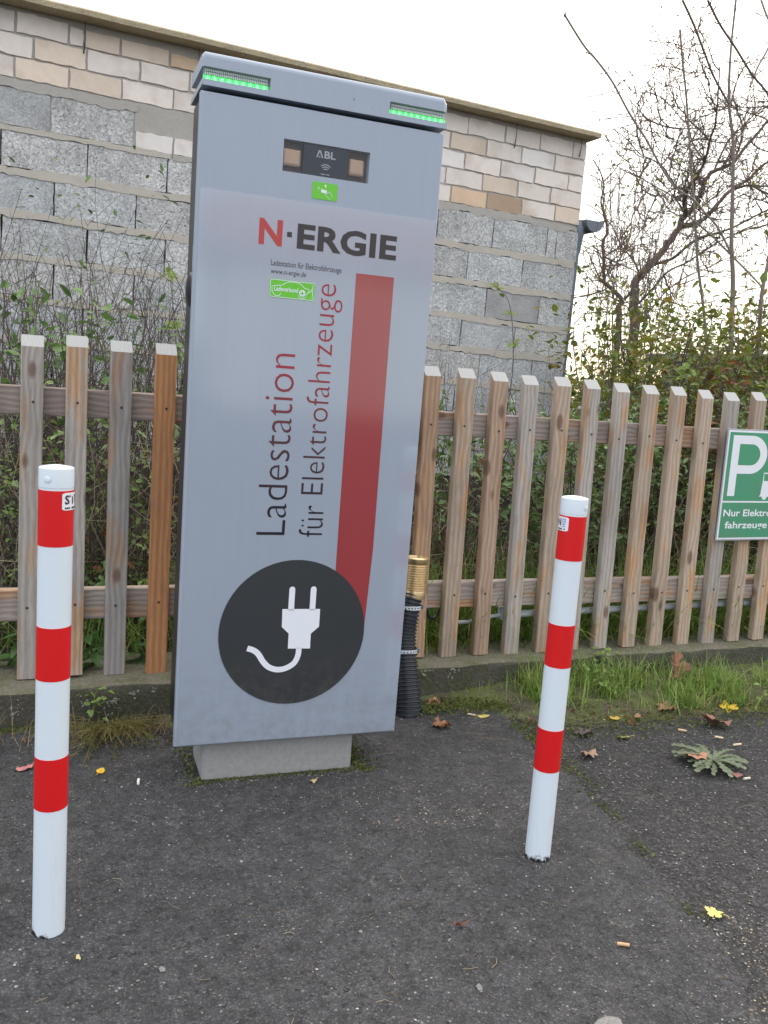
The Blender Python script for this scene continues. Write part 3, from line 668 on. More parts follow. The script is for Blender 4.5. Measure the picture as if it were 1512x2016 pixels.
for ri, (zb, zt, jl, jr, cs) in enumerate(rows):
    js = jl+fill(jl[-1], jr[0])+jr
    for i, (a, b) in enumerate(zip(js, js[1:])):
        k = cs[i % len(cs)] if a < 1 else right_cols.get(ri, {}).get(a, rnd.choice('pppwpppb'))
        c = BC[k]; g = rnd.uniform(.93, 1.06)
        top = zt
        if ri == 0 and a > -.02 and a < .6: top = zt-.02-.05*max(0, (a-.2))
        dz = -.01*(1 if a > 2 else 0)
        masonry('brick', a+.005+rnd.uniform(0, .004), b-.005-rnd.uniform(0, .004), zb+dz, top+dz, MAT['brick'], rnd.uniform(-.003, .002), .045, .04, .0045, (c[0]*g, c[1]*g, c[2]*g, 1))
# roof slab with a slightly wavy, mossy edge
m = MB(); n = 60; vs = []
for i in range(n+1):
    x = -4.2+8.13*i/n; w = .004*nz(x, 0, 5)
    vs += [(x, -.125+w, 3.197+w), (x, -.13+w, 3.225+w), (x, -.115+w, 3.238+w), (x, 4.1, 3.238), (x, 4.1, 3.195), (x, .04, 3.195)]
m.add(vs, [(i*6+j, i*6+(j+1) % 6, (i+1)*6+(j+1) % 6, (i+1)*6+j) for i in range(n) for j in range(6)]+[tuple(range(6)), tuple(range(n*6, n*6+6))[::-1]])
m.build('roof', MAT['roofedge'], bld)
for x, z0 in ((.075, 3.02), (.77, 3.01), (3.215, 3.02), (3.83, 3.06)):
    MB().tube([(x, -.012, 3.197), (x+.004, -.010, (3.197+z0)/2), (x-.004, -.008, z0)], [.002, .002, .005], 5).build('hanging_wire', MAT['core'], bld)
# gutter seen end-on at the corner, with its outlet and downpipe
m = MB(); R_ = .088; gx, gz = 4.005, 2.585; vs = []; a_ = arc(gx, gz, R_, pi, 2*pi, 14); b_ = arc(gx, gz, R_-.008, pi, 2*pi, 14)
m.prism(a_+b_[::-1], -.06, 3.9).prism(a_, -.064, -.058)
m.tube([(gx+R_-.002, -.062, gz+.004), (gx+R_-.002, 3.9, gz+.004)], .011, 8)
m.build('gutter', MAT['zinc'], bld)
m = MB(); m.lathe([(.03, .15), (.055, .09), (.036, 0), (.027, -.10)][::-1], 16, c=(3.925, .03, 2.44)); m.build('gutter_outlet', MAT['zinc'], bld)
m = MB(); m.tube([(3.922, .03, 2.40), (3.916, .035, 2.3), (3.906, .04, 1.5), (3.900, .04, .1)], .028, 14)
m.tube([(3.9065, .04, 1.54), (3.9065, .04, 1.50)], .032, 14); m.build('downpipe', MAT['zinc'], bld)

# ------------------------------------------------------------------ picket fence
FY = radians(1.73)
fence = thing('picket_fence', 'long weathered wooden picket fence behind the charging station', 'fence', (0, 2.966, 0), (0, 0, FY))
def slat_mesh(w, h, t):
    # chamfered picket whose sawn top slopes down to the front
    m = MB(); c = .003; zt, zf = h, h-t*1.0
    sec = [(-w/2+c, 0), (w/2-c, 0), (w/2, c), (w/2, t-c), (w/2-c, t), (-w/2+c, t), (-w/2, t-c), (-w/2, c)]
    n = 8; levels = [0, h*.33, h*.66]
    vs = [(x, y, z) for z in levels for x, y in sec]+[(x, y, zf+(zt-zf)*y/t) for x, y in sec]
    fs = [(i*n+k, i*n+(k+1) % n, (i+1)*n+(k+1) % n, (i+1)*n+k) for i in range(3) for k in range(n)]
    m.add(vs, fs+[tuple(range(n))[::-1]], 0); m.f.append(tuple(range(3*n, 4*n))); m.mi.append(1); m.sm.append(False)
    me = m.build('slat', [MAT['wood'], MAT['end']]); return me
ST = .036
slat0 = slat_mesh(.063, 1.115, ST); COL.objects.unlink(slat0)
screw0 = MB().lathe([(.0042, 0), (.0042, .0016), (.003, .0022), (0, .0018)], 8).build('screw', MAT['screw']); COL.objects.unlink(screw0)
slats = [(-.39, 0, 'g'), (-.245, 0, 'g'), (-.0975, 0, 'g'), (.040, 0, 'g'), (.175, 0, 'd'), (.3135, 0, 'o'), (.46, 0, 'g'), (.60, 0, 'g'), (.745, 0, 'g'), (.89, 0, 'g'), (1.035, 0, 'g'), (1.16, -1, 'g')]
rr = [1.300, 1.438, 1.580, 1.720, 1.865, 2.008, 2.150, 2.296, 2.440, 2.585, 2.728, 2.874, 3.020, 3.163, 3.306, 3.45, 3.594, 3.74]
rc = 'wbogbggbbbgbbgbgbg'
slats += [(x-.016, .026, c) for x, c in zip(rr, rc)]
tints = {'g': (1, 1, 1, 1), 'd': (.78, .80, .84, 1), 'b': (1.08, 1.0, .9, .85), 'w': (1.06, 1, .95, .35), 'o': (1.0, .92, .86, .6)}
for i, (x, tilt, c) in enumerate(slats):
    o = slat0.copy(); COL.objects.link(o); o.parent = fence
    tl = 0.02 if tilt > 0 else .002; tl += rnd.uniform(-.004, .004)
    o.location = (x+.012 if tilt > 0 else x, rnd.uniform(-.003, .002), .135+rnd.uniform(-.006, .006)-(.004 if x > 2 else 0)); o.rotation_euler = (rnd.uniform(-.004, .004), -tl, 0)
    o.scale = (rnd.uniform(.97, 1.05) * (1.05 if x < .4 else 1), 1, rnd.uniform(.995, 1.006))
    cc = tints[c]
    if abs(x-.3135) < .01: cc = (1.0, .78, .62, 0.0)
    g = rnd.uniform(.9, 1.08); o.color = (cc[0]*g, cc[1]*g, cc[2]*g, cc[3])
    for z in (.90+rnd.uniform(-.01, .01), .245+rnd.uniform(-.01, .01)):
        s = screw0.copy(); COL.objects.link(s); s.parent = o; s.location = (rnd.uniform(-.006, .006), 0, z); s.rotation_euler = (radians(90), 0, 0)
for z0, z1, tint in ((.995, 1.087, (.82, .76, .76, 1)), (.320, .426, (.95, .9, .88, 1))):
    for x0, x1 in ((-1.2, .885), (.89, 2.6), (2.604, 5.0)):
        o = MB().bbox(-(x1-x0)/2, (x1-x0)/2, 0, .038, 0, z1-z0, .004).build('rail', [MAT['rail_wood']], fence)
        o.location = ((x0+x1)/2, ST+.004, z0); o.color = tint
for x in (.87, 4.2, -1.1):
    o = MB().bbox(-.045, .045, 0, .09, -.1, 1.12, .006).build('post', MAT['wood'], fence); o.location = (x, .082, .1)
# grey conduit clipped behind the pickets
cd = thing('cable_conduit', 'thin pale grey cable pipe running along behind the right half of the fence, low down', 'pipe', (0, 2.966, 0), (0, 0, FY))
MB().tube([(1.70, .07, .276), (2.2, .075, .281), (3.0, .075, .292), (5, .075, .30)], .0148, 10).build('pipe', MAT['conduit'], cd)
MB().tube(spline([(1.42, .09, .29), (1.47, .08, .255), (1.55, .075, .250), (1.63, .07, .268), (1.70, .07, .276)], 5), .0075, 8).build('cable', MAT['conduit'], cd)
MB().bbox(1.685, 1.715, .05, .09, .258, .308, .003).build('clip', MAT['conduit'], cd)
MB().tube(spline([(1.36, .085, .31), (1.375, .08, .275), (1.40, .08, .27), (1.425, .09, .31)], 5), .006, 8).build('dark_cable', MAT['hose'], cd)
# ------------------------------------------------------------------ charging station
LEAN = .0157; Y0 = 2.3603
cs = thing('charging_station', 'tall grey electric car charging station with red bar and plug symbol', 'charging station', (.63, Y0, 0), (LEAN, 0, 0))
def fc(x, z):
    s = (Y0-LEAN*z)/2.331; return x*s-.63, CAM_H+(z-CAM_H)*s
DX0, DX1, DZ0, DZ1 = -.3265, .3335, .129, 1.862
# housing behind the door, black sides
m = MB(); m.bbox(-.318, .324, .030, .20, .150, 1.868, .006); m.build('housing', MAT['blackplastic'], cs)
# door: sheet with a window opening, chamfered front
wx0, wz1 = fc(.5185, 1.7805); wx1, wz0 = fc(.7525, 1.701)
def door():
    m = MB(); c = .004
    O = [(DX0, DZ0), (DX1, DZ0), (DX1, DZ1), (DX0, DZ1)]; F_ = [(DX0+c, DZ0+c), (DX1-c, DZ0+c), (DX1-c, DZ1-c), (DX0+c, DZ1-c)]
    Wn = [(wx0, wz0), (wx1, wz0), (wx1, wz1), (wx0, wz1)]
    vs = [(x, 0, z) for x, z in F_]+[(x, 0, z) for x, z in Wn]+[(x, c, z) for x, z in O]+[(x, .028, z) for x, z in O]+[(x, .022, z) for x, z in Wn]
    fs = []
    for i in range(4):
        j = (i+1) % 4
        fs += [(i, j, 4+j, 4+i), (8+i, 8+j, j, i), (12+i, 12+j, 8+j, 8+i), (4+i, 4+j, 16+j, 16+i)]
    fs.append((12, 15, 14, 13))
    return m.add(vs, fs).build('door', MAT['panel'], cs)
dr = door()
MB().box(wx0-.005, wx1+.005, .0225, .0275, wz0-.005, wz1+.005).build('window_backing', MAT['brownback'], dr)
mx0, _ = fc(.573, 1.78); mx1, _ = fc(.6965, 1.78)
md = MB().bbox(mx0, mx1, .004, .021, wz0+.0005, wz1-.0005, .001).build('card_reader', MAT['module'], dr)
for x0, x1 in ((wx0+.001, mx0-.004), (mx1+.003, wx1-.010)):
    m = MB(); m.bbox(x0, x1-.002, .008, .022, wz0+.017, wz1-.021, .003); m.bbox(x0+.003, x1-.007, .0068, .0085, wz0+.022, wz1-.027, .001)
    m.build('relay', MAT['brownrelay'], dr)
MB().box(wx0, wx1, .0012, .003, wz0, wz1).build('window_pane', MAT['pane'], dr)
# reader print: chevron A with dot, B, L, wave symbol
ax0, az1 = fc(.607, 1.767); ax1, az0 = fc(.660, 1.7485)
m = MB(); w = (ax1-ax0)
ribbon(m, [(ax0+.002, az0), (ax0+w*.145, az1-.001), (ax0+w*.185, az1-.001), (ax0+w*.33, az0)], .0035, .0036)
m.box(ax0+w*.145, ax0+w*.20, .0034, .0036, az0, az0+.0035)
m.build('letter', MAT['module_print'], cs)
lettering('lettering', 'BL', ax0+w*.42, ax1, az0, az1, .0036, MAT['module_print'], cs, .02)
m = MB(); sx, sz = fc(.634, 1.715)
for r in (.007, .0125, .018): ribbon(m, arc(sx, sz, r, radians(45), radians(135), 10), .0022, .0036)
m.build('contactless_symbol', MAT['module_print'], cs)
m = MB()
for k in range(8):
    if k != 4: m.box(sx-.012+k*.003, sx-.0098+k*.003, .0034, .0036, sz-.008, sz-.0055)
m.build('fine_print', MAT['module_print'], cs)
# cap with rounded front edge and recessed light bars at both ends
CZ0, CZ1 = 1.874, 1.954; CX0, CX1 = -.3255, .335
lz0, lz1 = 1.8885, 1.9175
lx_in, _ = fc(.4755, 1.9); rx_in, _ = fc(.798, 1.9)
m = MB()
def cap_profile(z0, z1, rnd_top):
    p = [(.205, z0), (-.004, z0)]
    if rnd_top: p += [(-.004+.014*(1-cos(a)), z1-.014+.014*sin(a)) for a in (0, .4, .8, 1.2, pi/2)]
    else: p += [(-.004, z1)]
    return p+[(.205, z1)]
def cap_piece(x0, x1, z0, z1, top=False, e=.006):
    pr = cap_profile(z0, z1, top); n = len(pr)
    xs = [(x0, e if top else 0), (x0+(e if top else 0), 0), (x1-(e*2 if top else 0), 0), (x1, e*1.5 if top else 0)]
    vs = [(x, y+(d if y < .2 else 0), z-(d if top and z > z1-.02 else 0)) for x, d in xs for y, z in pr]
    fs = [(i*n+k, i*n+(k+1) % n, (i+1)*n+(k+1) % n, (i+1)*n+k) for i in range(3) for k in range(n)]
    m.add(vs, fs+[tuple(range(n)), tuple(range(3*n, 4*n))[::-1]])
cap_piece(CX0, CX1, lz1, CZ1, True); cap_piece(CX0, CX1, CZ0, lz0)
m.box(lx_in, rx_in, -.004, .19, lz0-.0001, lz1+.0001)
m.box(CX0+.03, CX1-.03, .016, .203, lz0+.0001, lz1-.0001)
m.build('cap', MAT['panel'], cs)
for x0, x1 in ((CX0+.0005, lx_in-.0005), (rx_in+.0005, CX1-.0005)):
    lb = MB().box(x0+.004, x1-.004, .010, .0155, lz0+.0005, lz1-.0005).build('light_bar', MAT['lensback'], cs)
    m = MB(); n = 34
    for k in range(n):
        x = x0+.008+(x1-x0-.016)*k/(n-1); m.box(x-.0014, x+.0014, .004, .0099, lz0+.0125, lz0+.0185); m.box(x-.0014, x+.0014, .004, .0099, lz0+.0205, lz1-.003)
    m.build('lens_ribs', MAT['lensrib'], lb, 'stuff')
    MB().box(x0+.003, x1-.003, .006, .0098, lz0+.001, lz0+.0105).build('glow_strip', MAT['ledstrip'], lb)
    led0 = None
    for k in range(9):
        x = x0+.014+(x1-x0-.028)*k/8
        if led0 is None:
            led0 = MB().lathe([(0, -.0048), (.0034, -.003), (.0042, 0), (.0034, .0035), (0, .006)], 8).build('led', MAT['led'], lb); led0.scale = (1.2, .6, .8); led0.location = (x, .0045, lz0+.0055)
        else: copy_part(led0, lb, (x, .0045, lz0+.0055))
    MB().box(x0, x1, -.0035, -.002, lz0+.0002, lz1-.0002).build('light_cover', MAT['pane'], lb)
# concrete plinth
m = MB(); m.bbox(-.2395, .2145, .040, .22, -.06, .150, .006); m.build('plinth', MAT['concrete'], cs)
# socket flap bulging from the black left side, and the small pale hinge label
m = MB(); m.lathe([(.046, 0), (.043, .006), (.032, .011), (.015, .014), (0, .0145)], 24); o = m.build('socket_flap', MAT['blackplastic'], cs); o.rotation_euler = (0, radians(-90), 0); o.location = (-.318, .10, 1.385)
MB().bbox(-.319, -.3155, .04, .09, 1.44, 1.50, .001).build('side_label', MAT['whiteprint'], cs)
MB().bbox(-.3195, -.3155, .034, .050, 1.0, 1.07, .001).build('side_latch', MAT['zinc'], cs)
# printed foil over the lower door
fx0, fz1 = fc(.311, 1.631); fx1, fz0 = fc(.9635, .16)
MB().prism(rrect(DX0+.007, DX1-.003, DZ0+.006, fz1, .01), -.0007, .0002).build('printed_foil', MAT['film'], cs)
def fbox(x0, z0, x1, z1):
    a = fc(x0, z0); b = fc(x1, z1); return a[0], b[0], a[1], b[1]
bx0 = fc(.736, 1.46)[0]; bx1 = fc(.8455, 1.46)[0]; bz1 = fc(.79, 1.466)[1]
ccx, ccz = fc(.6195, .461); CR = .2135
MB().prism([(bx0+.001, ccz+.02), (ccx+CR, ccz+.02), (bx1, ccz+.25), (bx1, bz1), (bx0, bz1)], -.0014, -.0006).build('red_bar', MAT['bar'], cs)
MB().prism(arc(ccx, ccz, CR, 0, 2*pi, 96)[:-1], -.0022, -.0006).build('plug_disc', MAT['disc'], cs)
m = MB(); yy = -.0026
px = [fc(a, b) for a, b in ((.584, .531), (.694, .529), (.694, .477), (.671, .457), (.671, .413), (.606, .415), (.606, .459), (.585, .479))]
m.add([(a, yy, b) for a, b in px], [tuple(range(8))])
for cx in (.609, .671):
    a, b = fc(cx, .525); _, t_ = fc(cx, .587); w = .0085
    m.add([(p, yy, q) for p, q in [(a-w, b), (a+w, b)]+arc(a, t_, w, 0, pi, 8)], [tuple(range(11))])
cord = [(v.x, v.y) for v in spline([(*fc(a, b), 0) for a, b in ((.638, .416), (.637, .395), (.627, .372), (.605, .358), (.580, .354), (.555, .362), (.537, .379), (.522, .402), (.507, .414), (.490, .420))], 5)]
ribbon(m, cord, .0165, yy)
m.build('plug_symbol', MAT['whiteprint'], cs)
# lettering
x0, x1, z0, z1 = fbox(.465, .511+1.0, .527, 1.577); lettering('letter', 'N', x0, x1, z0, z1, -.0012, MAT['redprint'], cs, .035)
x0, x1, z0, z1 = fbox(.567, 1.5105, .847, 1.576); lettering('lettering', 'ERGIE', x0, x1, z0, z1, -.0012, MAT['blackprint'], cs, .035, spacing=1.05)
a, b = fc(.546, 1.544); MB().add([(a-.0065, -.0012, b-.0065), (a+.0065, -.0012, b-.0065), (a+.0065, -.0012, b+.0065), (a-.0065, -.0012, b+.0065)], [(0, 1, 2, 3)]).build('letter_dot', MAT['blackprint'], cs)
x0, x1, z0, z1 = fbox(.5005, 1.4565, .694, 1.476); lettering('lettering', 'Ladestation für Elektrofahrzeuge', x0, x1, z0, z1, -.0012, MAT['blackprint'], cs)
x0, x1, z0, z1 = fbox(.5015, 1.4365, .597, 1.4535); lettering('lettering', 'www.n-ergie.de', x0, x1, z0, z1, -.0012, MAT['blackprint'], cs)
x0, x1, z0, z1 = fbox(.499, .742, .581, 1.236); lettering('lettering', 'Ladestation', x0, x1, z0, z1, -.0012, MAT['fade'], cs, -.012, up=True)
x0, x1, z0, z1 = fbox(.618, .738, .687, .827); lettering('lettering', 'für', x0, x1, z0, z1, -.0012, MAT['fade'], cs, -.012, up=True)
x0, x1, z0, z1 = fbox(.6175, .858, .7035, 1.429); lettering('lettering', 'Elektrofahrzeuge', x0, x1, z0, z1, -.0012, MAT['fade'], cs, -.012, up=True)
# card sticker under the window
x0, x1, z0, z1 = fbox(.600, 1.6435, .669, 1.6865)
sk = MB().prism(rrect(x0, x1, z0, z1, .004), -.0010, .0001).build('card_sticker', MAT['green_sticker'], cs)
m = MB(); y = -.0014; cx = (x0+x1)/2-.002; cz = (z0+z1)/2
m.add([(cx+.003, y, z1-.004), (cx-.001, y, z1-.0085), (cx+.007, y, z1-.0085)], [(0, 1, 2)]); ribbon(m, [(cx+.003, z1-.008), (cx+.003, z1-.0125)], .002, y)
m.add([(cx-.008, y, cz-.004), (cx+.007, y, cz-.005), (cx+.007, y, cz+.003), (cx-.008, y, cz+.004)], [(0, 1, 2, 3)])
ribbon(m, [(cx+.005, cz-.001), (cx+.017, cz-.0005), (cx+.021, cz-.008), (cx+.0225, cz-.012)], .0011, y)
ribbon(m, [(cx+.003, cz-.005), (cx+.008, cz-.012), (cx+.017, cz-.019)], .0011, y); ribbon(m, [(cx+.006, cz-.004), (cx+.013, cz-.004)], .001, y)
for r in (.004, .007): ribbon(m, arc(cx-.010, cz+.006, r, radians(140), radians(220), 6), .0009, y)
ribbon(m, [(cx-.009, cz+.006), (cx-.004, cz+.004)], .001, y)
m.build('card_symbol', MAT['whiteprint'], sk)
# network sticker with the outline of a car on a charging lead
x0, x1, z0, z1 = fbox(.500, 1.380, .6245, 1.4275)
sk = MB().prism(rrect(x0, x1, z0, z1, .006), -.0014, -.0005).build('network_sticker', MAT['green_sticker'], cs)
m = MB(); y = -.0018; w = x1-x0; h = z1-z0
ribbon(m, rrect(x0+.0018, x1-.0018, z0+.0018, z1-.0018, .005), .0013, y, True)
P_ = lambda a, b: (x0+w*a, z0+h*b)
ribbon(m, [P_(.10, .24), P_(.06, .28), P_(.05, .60), P_(.16, .66), P_(.27, .70), P_(.36, .86), P_(.46, .92), P_(.58, .92), P_(.68, .84), P_(.76, .66), P_(.86, .60), P_(.86, .48), P_(.80, .30), P_(.76, .26)], .0016, y)
ribbon(m, [P_(.08, .22), P_(.12, .12), P_(.17, .10), P_(.22, .14), P_(.25, .26)], .0016, y)
ribbon(m, [P_(.62, .24), P_(.66, .12), P_(.72, .10), P_(.78, .14), P_(.80, .22)], .0016, y)
ribbon(m, [P_(.84, .44), P_(.88, .44), P_(.95, .72)], .0018, y); ribbon(m, [P_(.94, .12), P_(.985, .12), P_(.985, .86), P_(.94, .86)], .0015, y, True)
a, b = P_(.715, .37); m.add([(p, y, q) for p, q in arc(a, b, .0085, 0, 2*pi, 18)[:-1]], [tuple(range(18))])
m.build('car_symbol', MAT['whiteprint'], sk)
m = MB(); ribbon(m, [(a-.006, b), (a+.006, b)], .0026, y-.0004); ribbon(m, [(a, b-.006), (a, b+.006)], .0026, y-.0006); m.build('plus_sign', MAT['green_sticker'], sk)
lettering('lettering', 'Ladeverbund', *P_(.10, 0)[:1], P_(.62, 0)[0], P_(0, .36)[1], P_(0, .62)[1], y, MAT['whiteprint'], sk, .012)

# ------------------------------------------------------------------ cable hose and brass fitting beside the station
hs = thing('cable_hose', 'black corrugated cable hose with a gold brass fitting standing right of the charging station', 'hose', (1.18, 2.80, 0))
path = spline([(.005, -.02, -.01), (.004, -.005, .05), (.003, .03, .14), (.006, .075, .26), (.02, .09, .36), (.036, .104, .42)], 14)
def corr(path, ra, rb, pitch):
    pts = [path[0]]; rad = []; L = 0
    cum = [0]
    for a, b in zip(path, path[1:]): cum.append(cum[-1]+(b-a).length)
    T = cum[-1]; n = int(T/pitch)*4; P2 = []; r2_ = []
    j = 0
    for i in range(n+1):
        s_ = T*i/n
        while j < len(cum)-2 and cum[j+1] < s_: j += 1
        f = (s_-cum[j])/max(1e-6, cum[j+1]-cum[j]); P2.append(path[j].lerp(path[j+1], f))
        base = ra+(rb-ra)*(s_/T)**.5; r2_.append(base*(1.0 if i % 4 in (1, 2) else .85))
    return P2, r2_
pp, rd = corr(path, .058, .040, .0135)
MB().tube(pp, rd, 20).build('hose', MAT['hose'], hs)
def at_path(f): return path[int(f*(len(path)-1))]
for zt, r in ((.372, .0425), (.215, .0462)):
    q = min(path, key=lambda v: abs(v.z-zt)); d = Vector((.02, .13, 1)).normalized()
    o = MB().tube([q-d*.007, q+d*.007], r, 24, cap=False).build('strap', MAT['strap'], hs)
    m = MB()
    for k in range(22):
        t_ = 2*pi*k/22; c = q+Vector((cos(t_)*(r+.0004), sin(t_)*(r+.0004), -sin(t_)*(r+.0004)*.13)); tx = Vector((-sin(t_), cos(t_), -cos(t_)*.13)).normalized()*.0022
        u_ = d*.0026; m.add([c-tx-u_, c+tx-u_, c+tx+u_, c-tx+u_], [(0, 1, 2, 3)])
    m.build('strap_holes', MAT['hole'], o, 'stuff')
    MB().bbox(r-.002, r+.012, -.004, .004, zt-.009, zt+.009, .002).build('strap_lock', MAT['zinc'], o)
    o.children[-1].location = (q.x, q.y, 0)
m = MB(); pr = [(.030, .0), (.0375, .002), (.0385, .028)]
for k in range(11): pr += [(.0375, .032+k*.0088), (.0395, .034+k*.0088), (.0395, .0375+k*.0088), (.0375, .0395+k*.0088)]
pr += [(.040, .133), (.040, .150), (.036, .154), (.030, .154), (.028, .14)]
m.lathe(pr, 32); o = m.build('brass_fitting', MAT['brass'], hs); o.scale = (1.14, 1.14, 1); o.location = (.040, .105, .402); o.rotation_euler = (-.05, .03, 0)

# ------------------------------------------------------------------ bollards
def wrap(m, verts, faces, r, a_c, zc, mi=0):
    m.add([(r*cos(a_c+x/r), r*sin(a_c+x/r), zc+z) for x, z in verts], faces, mi)
def bollard(loc, r, sink, st_edge, st_left, label, rust):
    b = thing('bollard', label, 'bollard', loc, group='red and white bollards in front of the charging station')
    bands = [(.931, .822), (.661, .553), (.391, .281)]
    m = MB(); m.lathe([(r, -.1), (r, .12), (r, .3), (r, .6), (r, .938)], 48); m.build('tube', MAT['bwhite'], b)
    m = MB(); m.lathe([(r+.0001, .9355), (r+.0006, .936), (r+.0006, .938), (r+.0006, .970), (r+.0002, .9725), (r-.0015, .974), (r*.8, .9752), (r*.4, .9775), (0, .9785)], 48)
    a = -pi/2-.5 if st_left else -pi/2+.45
    m.lathe([(.007, 0), (.0055, .0006), (.003, .0011), (0, .0012)], 14); k = len(m.v)-4*14
    M2 = Matrix.Translation((cos(a)*(r+.001), sin(a)*(r+.001), .952)) @ Vector((cos(a), sin(a), 0)).to_track_quat('Z', 'Y').to_matrix().to_4x4()
    for i in range(k, len(m.v)): m.v[i] = tuple(M2 @ Vector(m.v[i]))
    m.build('cap', MAT['bwhite'], b)
    for z1, z0 in bands: MB().lathe([(r+.0001, z0), (r+.0006, z0+.0002), (r+.0006, z0+.002), (r+.0006, z1-.002), (r+.0006, z1-.0002), (r+.0001, z1)], 48, capend=False).build('red_band', MAT['bred'], b)
    # maker's sticker
    ac = st_edge; R1 = r+.0013; sw, sh = .094, .034; zc = .9105
    n = 16; m = MB(); vs = [(-sw/2+sw*i/n, s*sh/2*(1 if 0 < i < n else .86)) for i in range(n+1) for s in (-1, 1)]
    wrap(m, vs, [(2*i, 2*i+2, 2*i+3, 2*i+1) for i in range(n)], R1, ac, zc); st = m.build('sticker', MAT['stickerwhite'], b)
    tv, tf = text_verts('STEIN', .028, 2, 1.12)
    m = MB(); wrap(m, [(-.0425+a_*.068, -.0055+b_*.018) for a_, b_ in tv], tf, R1+.0004, ac, zc); m.build('lettering', MAT['blackprint'], st)
    tv, tf = text_verts('HGS', .01, 2)
    m = MB(); wrap(m, [(.040-b_*.0105, -.007+a_*.021) for a_, b_ in tv], tf, R1+.0004, ac, zc); m.build('lettering', MAT['stickerblue'], st)
    m = MB()
    for k in range(20):
        if k % 5 != 3:
            wrap(m, [(-.042+k*.0041, -.0145), (-.0388+k*.0041, -.0145), (-.0388+k*.0041, -.0108), (-.042+k*.0041, -.0108)], [(0, 1, 2, 3)], R1+.0004, ac, zc)
    m.build('fine_print', MAT['blackprint'], st)
    b.location.z = sink
    return b
# direction from each post towards the camera is about -y; sticker angles measured round the post
bl = Vector((-.012, 1.785)); br = Vector((1.163, 1.812))
view_l = atan2(-bl.y, -bl.x); view_r = atan2(-br.y, -br.x)
bollard((bl.x, bl.y, 0), .0322, 0.0, view_l+radians(19)+.047/.0335, True, 'red and white striped bollard standing left of the charging station', .3)
bollard((br.x, br.y, 0), .0322, -.036, view_r-radians(15)-.047/.0335, False, 'red and white striped bollard standing right of the charging station, chipped at the foot', .3)

# ------------------------------------------------------------------ parking sign on the fence
sg = thing('parking_sign', 'green parking sign for electric cars fixed to the right end of the fence', 'sign', (2.669, 2.966+2.669*sin(FY), .602), (0, radians(-.8), FY))
SW, SH = .37, .489; sgp = lambda y0, y1, x0, x1, z0, z1: MB().box(x0, x1, y0, y1, z0, z1)
MB().bbox(0, SW, -.020, -.017, 0, SH, .001).build('laminate', MAT['laminate'], sg)
sgp(-.0212, -.0201, .006, SW-.006, .006, SH-.006).build('white_border', MAT['stickerwhite'], sg)
zd = .173
sgp(-.0222, -.0213, .014, SW-.014, .014, zd-.004).build('lower_field', MAT['signgreen'], sg)
sgp(-.0222, -.0213, .014, SW-.014, zd+.004, SH-.014).build('upper_field', MAT['signgreen'], sg)
# the letter P drawn as stem and bowl
m = MB(); y = -.0226; px0, pz0, pz1 = .033, .198, .462; sw_ = .040
o_ = [(px0+sw_, pz1)]+[(px0, pz1), (px0, pz0), (px0+sw_, pz0), (px0+sw_, .300)]
ocx, ocz, orx, orz = .142, .379, .090, .083
outer = [(px0, pz0), (px0+sw_, pz0), (px0+sw_, ocz-orz)]+[(ocx+orx*sin(a), ocz-orz*cos(a)) for a in [pi*i/20 for i in range(21)]]+[(px0, pz1)]
inner = [(px0+sw_, ocz-orz+.037), (px0+sw_, pz1-.037)]
v = []; f = []
m.add([(px0, y, pz0), (px0+sw_, y, pz0), (px0+sw_, y, pz1), (px0, y, pz1)], [(0, 1, 2, 3)])
path_o = [(px0+sw_, ocz-orz)]+[(ocx+orx*sin(pi*i/20), ocz-orz*cos(pi*i/20)) for i in range(21)]+[(px0+sw_, ocz+orz)]
path_i = [(px0+sw_, ocz-orz+.037)]+[(ocx+(orx-.040)*sin(pi*i/20), ocz-(orz-.037)*cos(pi*i/20)) for i in range(21)]+[(px0+sw_, ocz+orz-.037)]
n = len(path_o); m.add([(a, y, b) for a, b in path_o+path_i], [(i, i+1, n+i+1, n+i) for i in range(n-1)])
m.build('letter', MAT['stickerwhite'], sg)
m = MB(); kx = .214
ribbon(m, [(kx+.014, .262), (kx+.014, .300), (kx+.09, .300), (kx+.118, .262)], .006, y)
m.add([(a, y, b) for a, b in ((kx, .196), (kx+.125, .196), (kx+.125, .262), (kx+.118, .266), (kx+.011, .266), (kx+.006, .205))], [(0, 1, 2, 3, 4, 5)])
for wx in (.03, .095): m.add([(a, y-.0002, b) for a, b in arc(kx+wx, .196, .014, 0, 2*pi, 16)[:-1]], [tuple(range(16))])
m.build('car_symbol', MAT['stickerwhite'], sg)
lettering('lettering', 'Nur Elektro-', .026, .316, .108, .139, y, MAT['stickerwhite'], sg, .018)
lettering('lettering', 'fahrzeuge', .041, .281, .045, .0855, y, MAT['stickerwhite'], sg, .018)
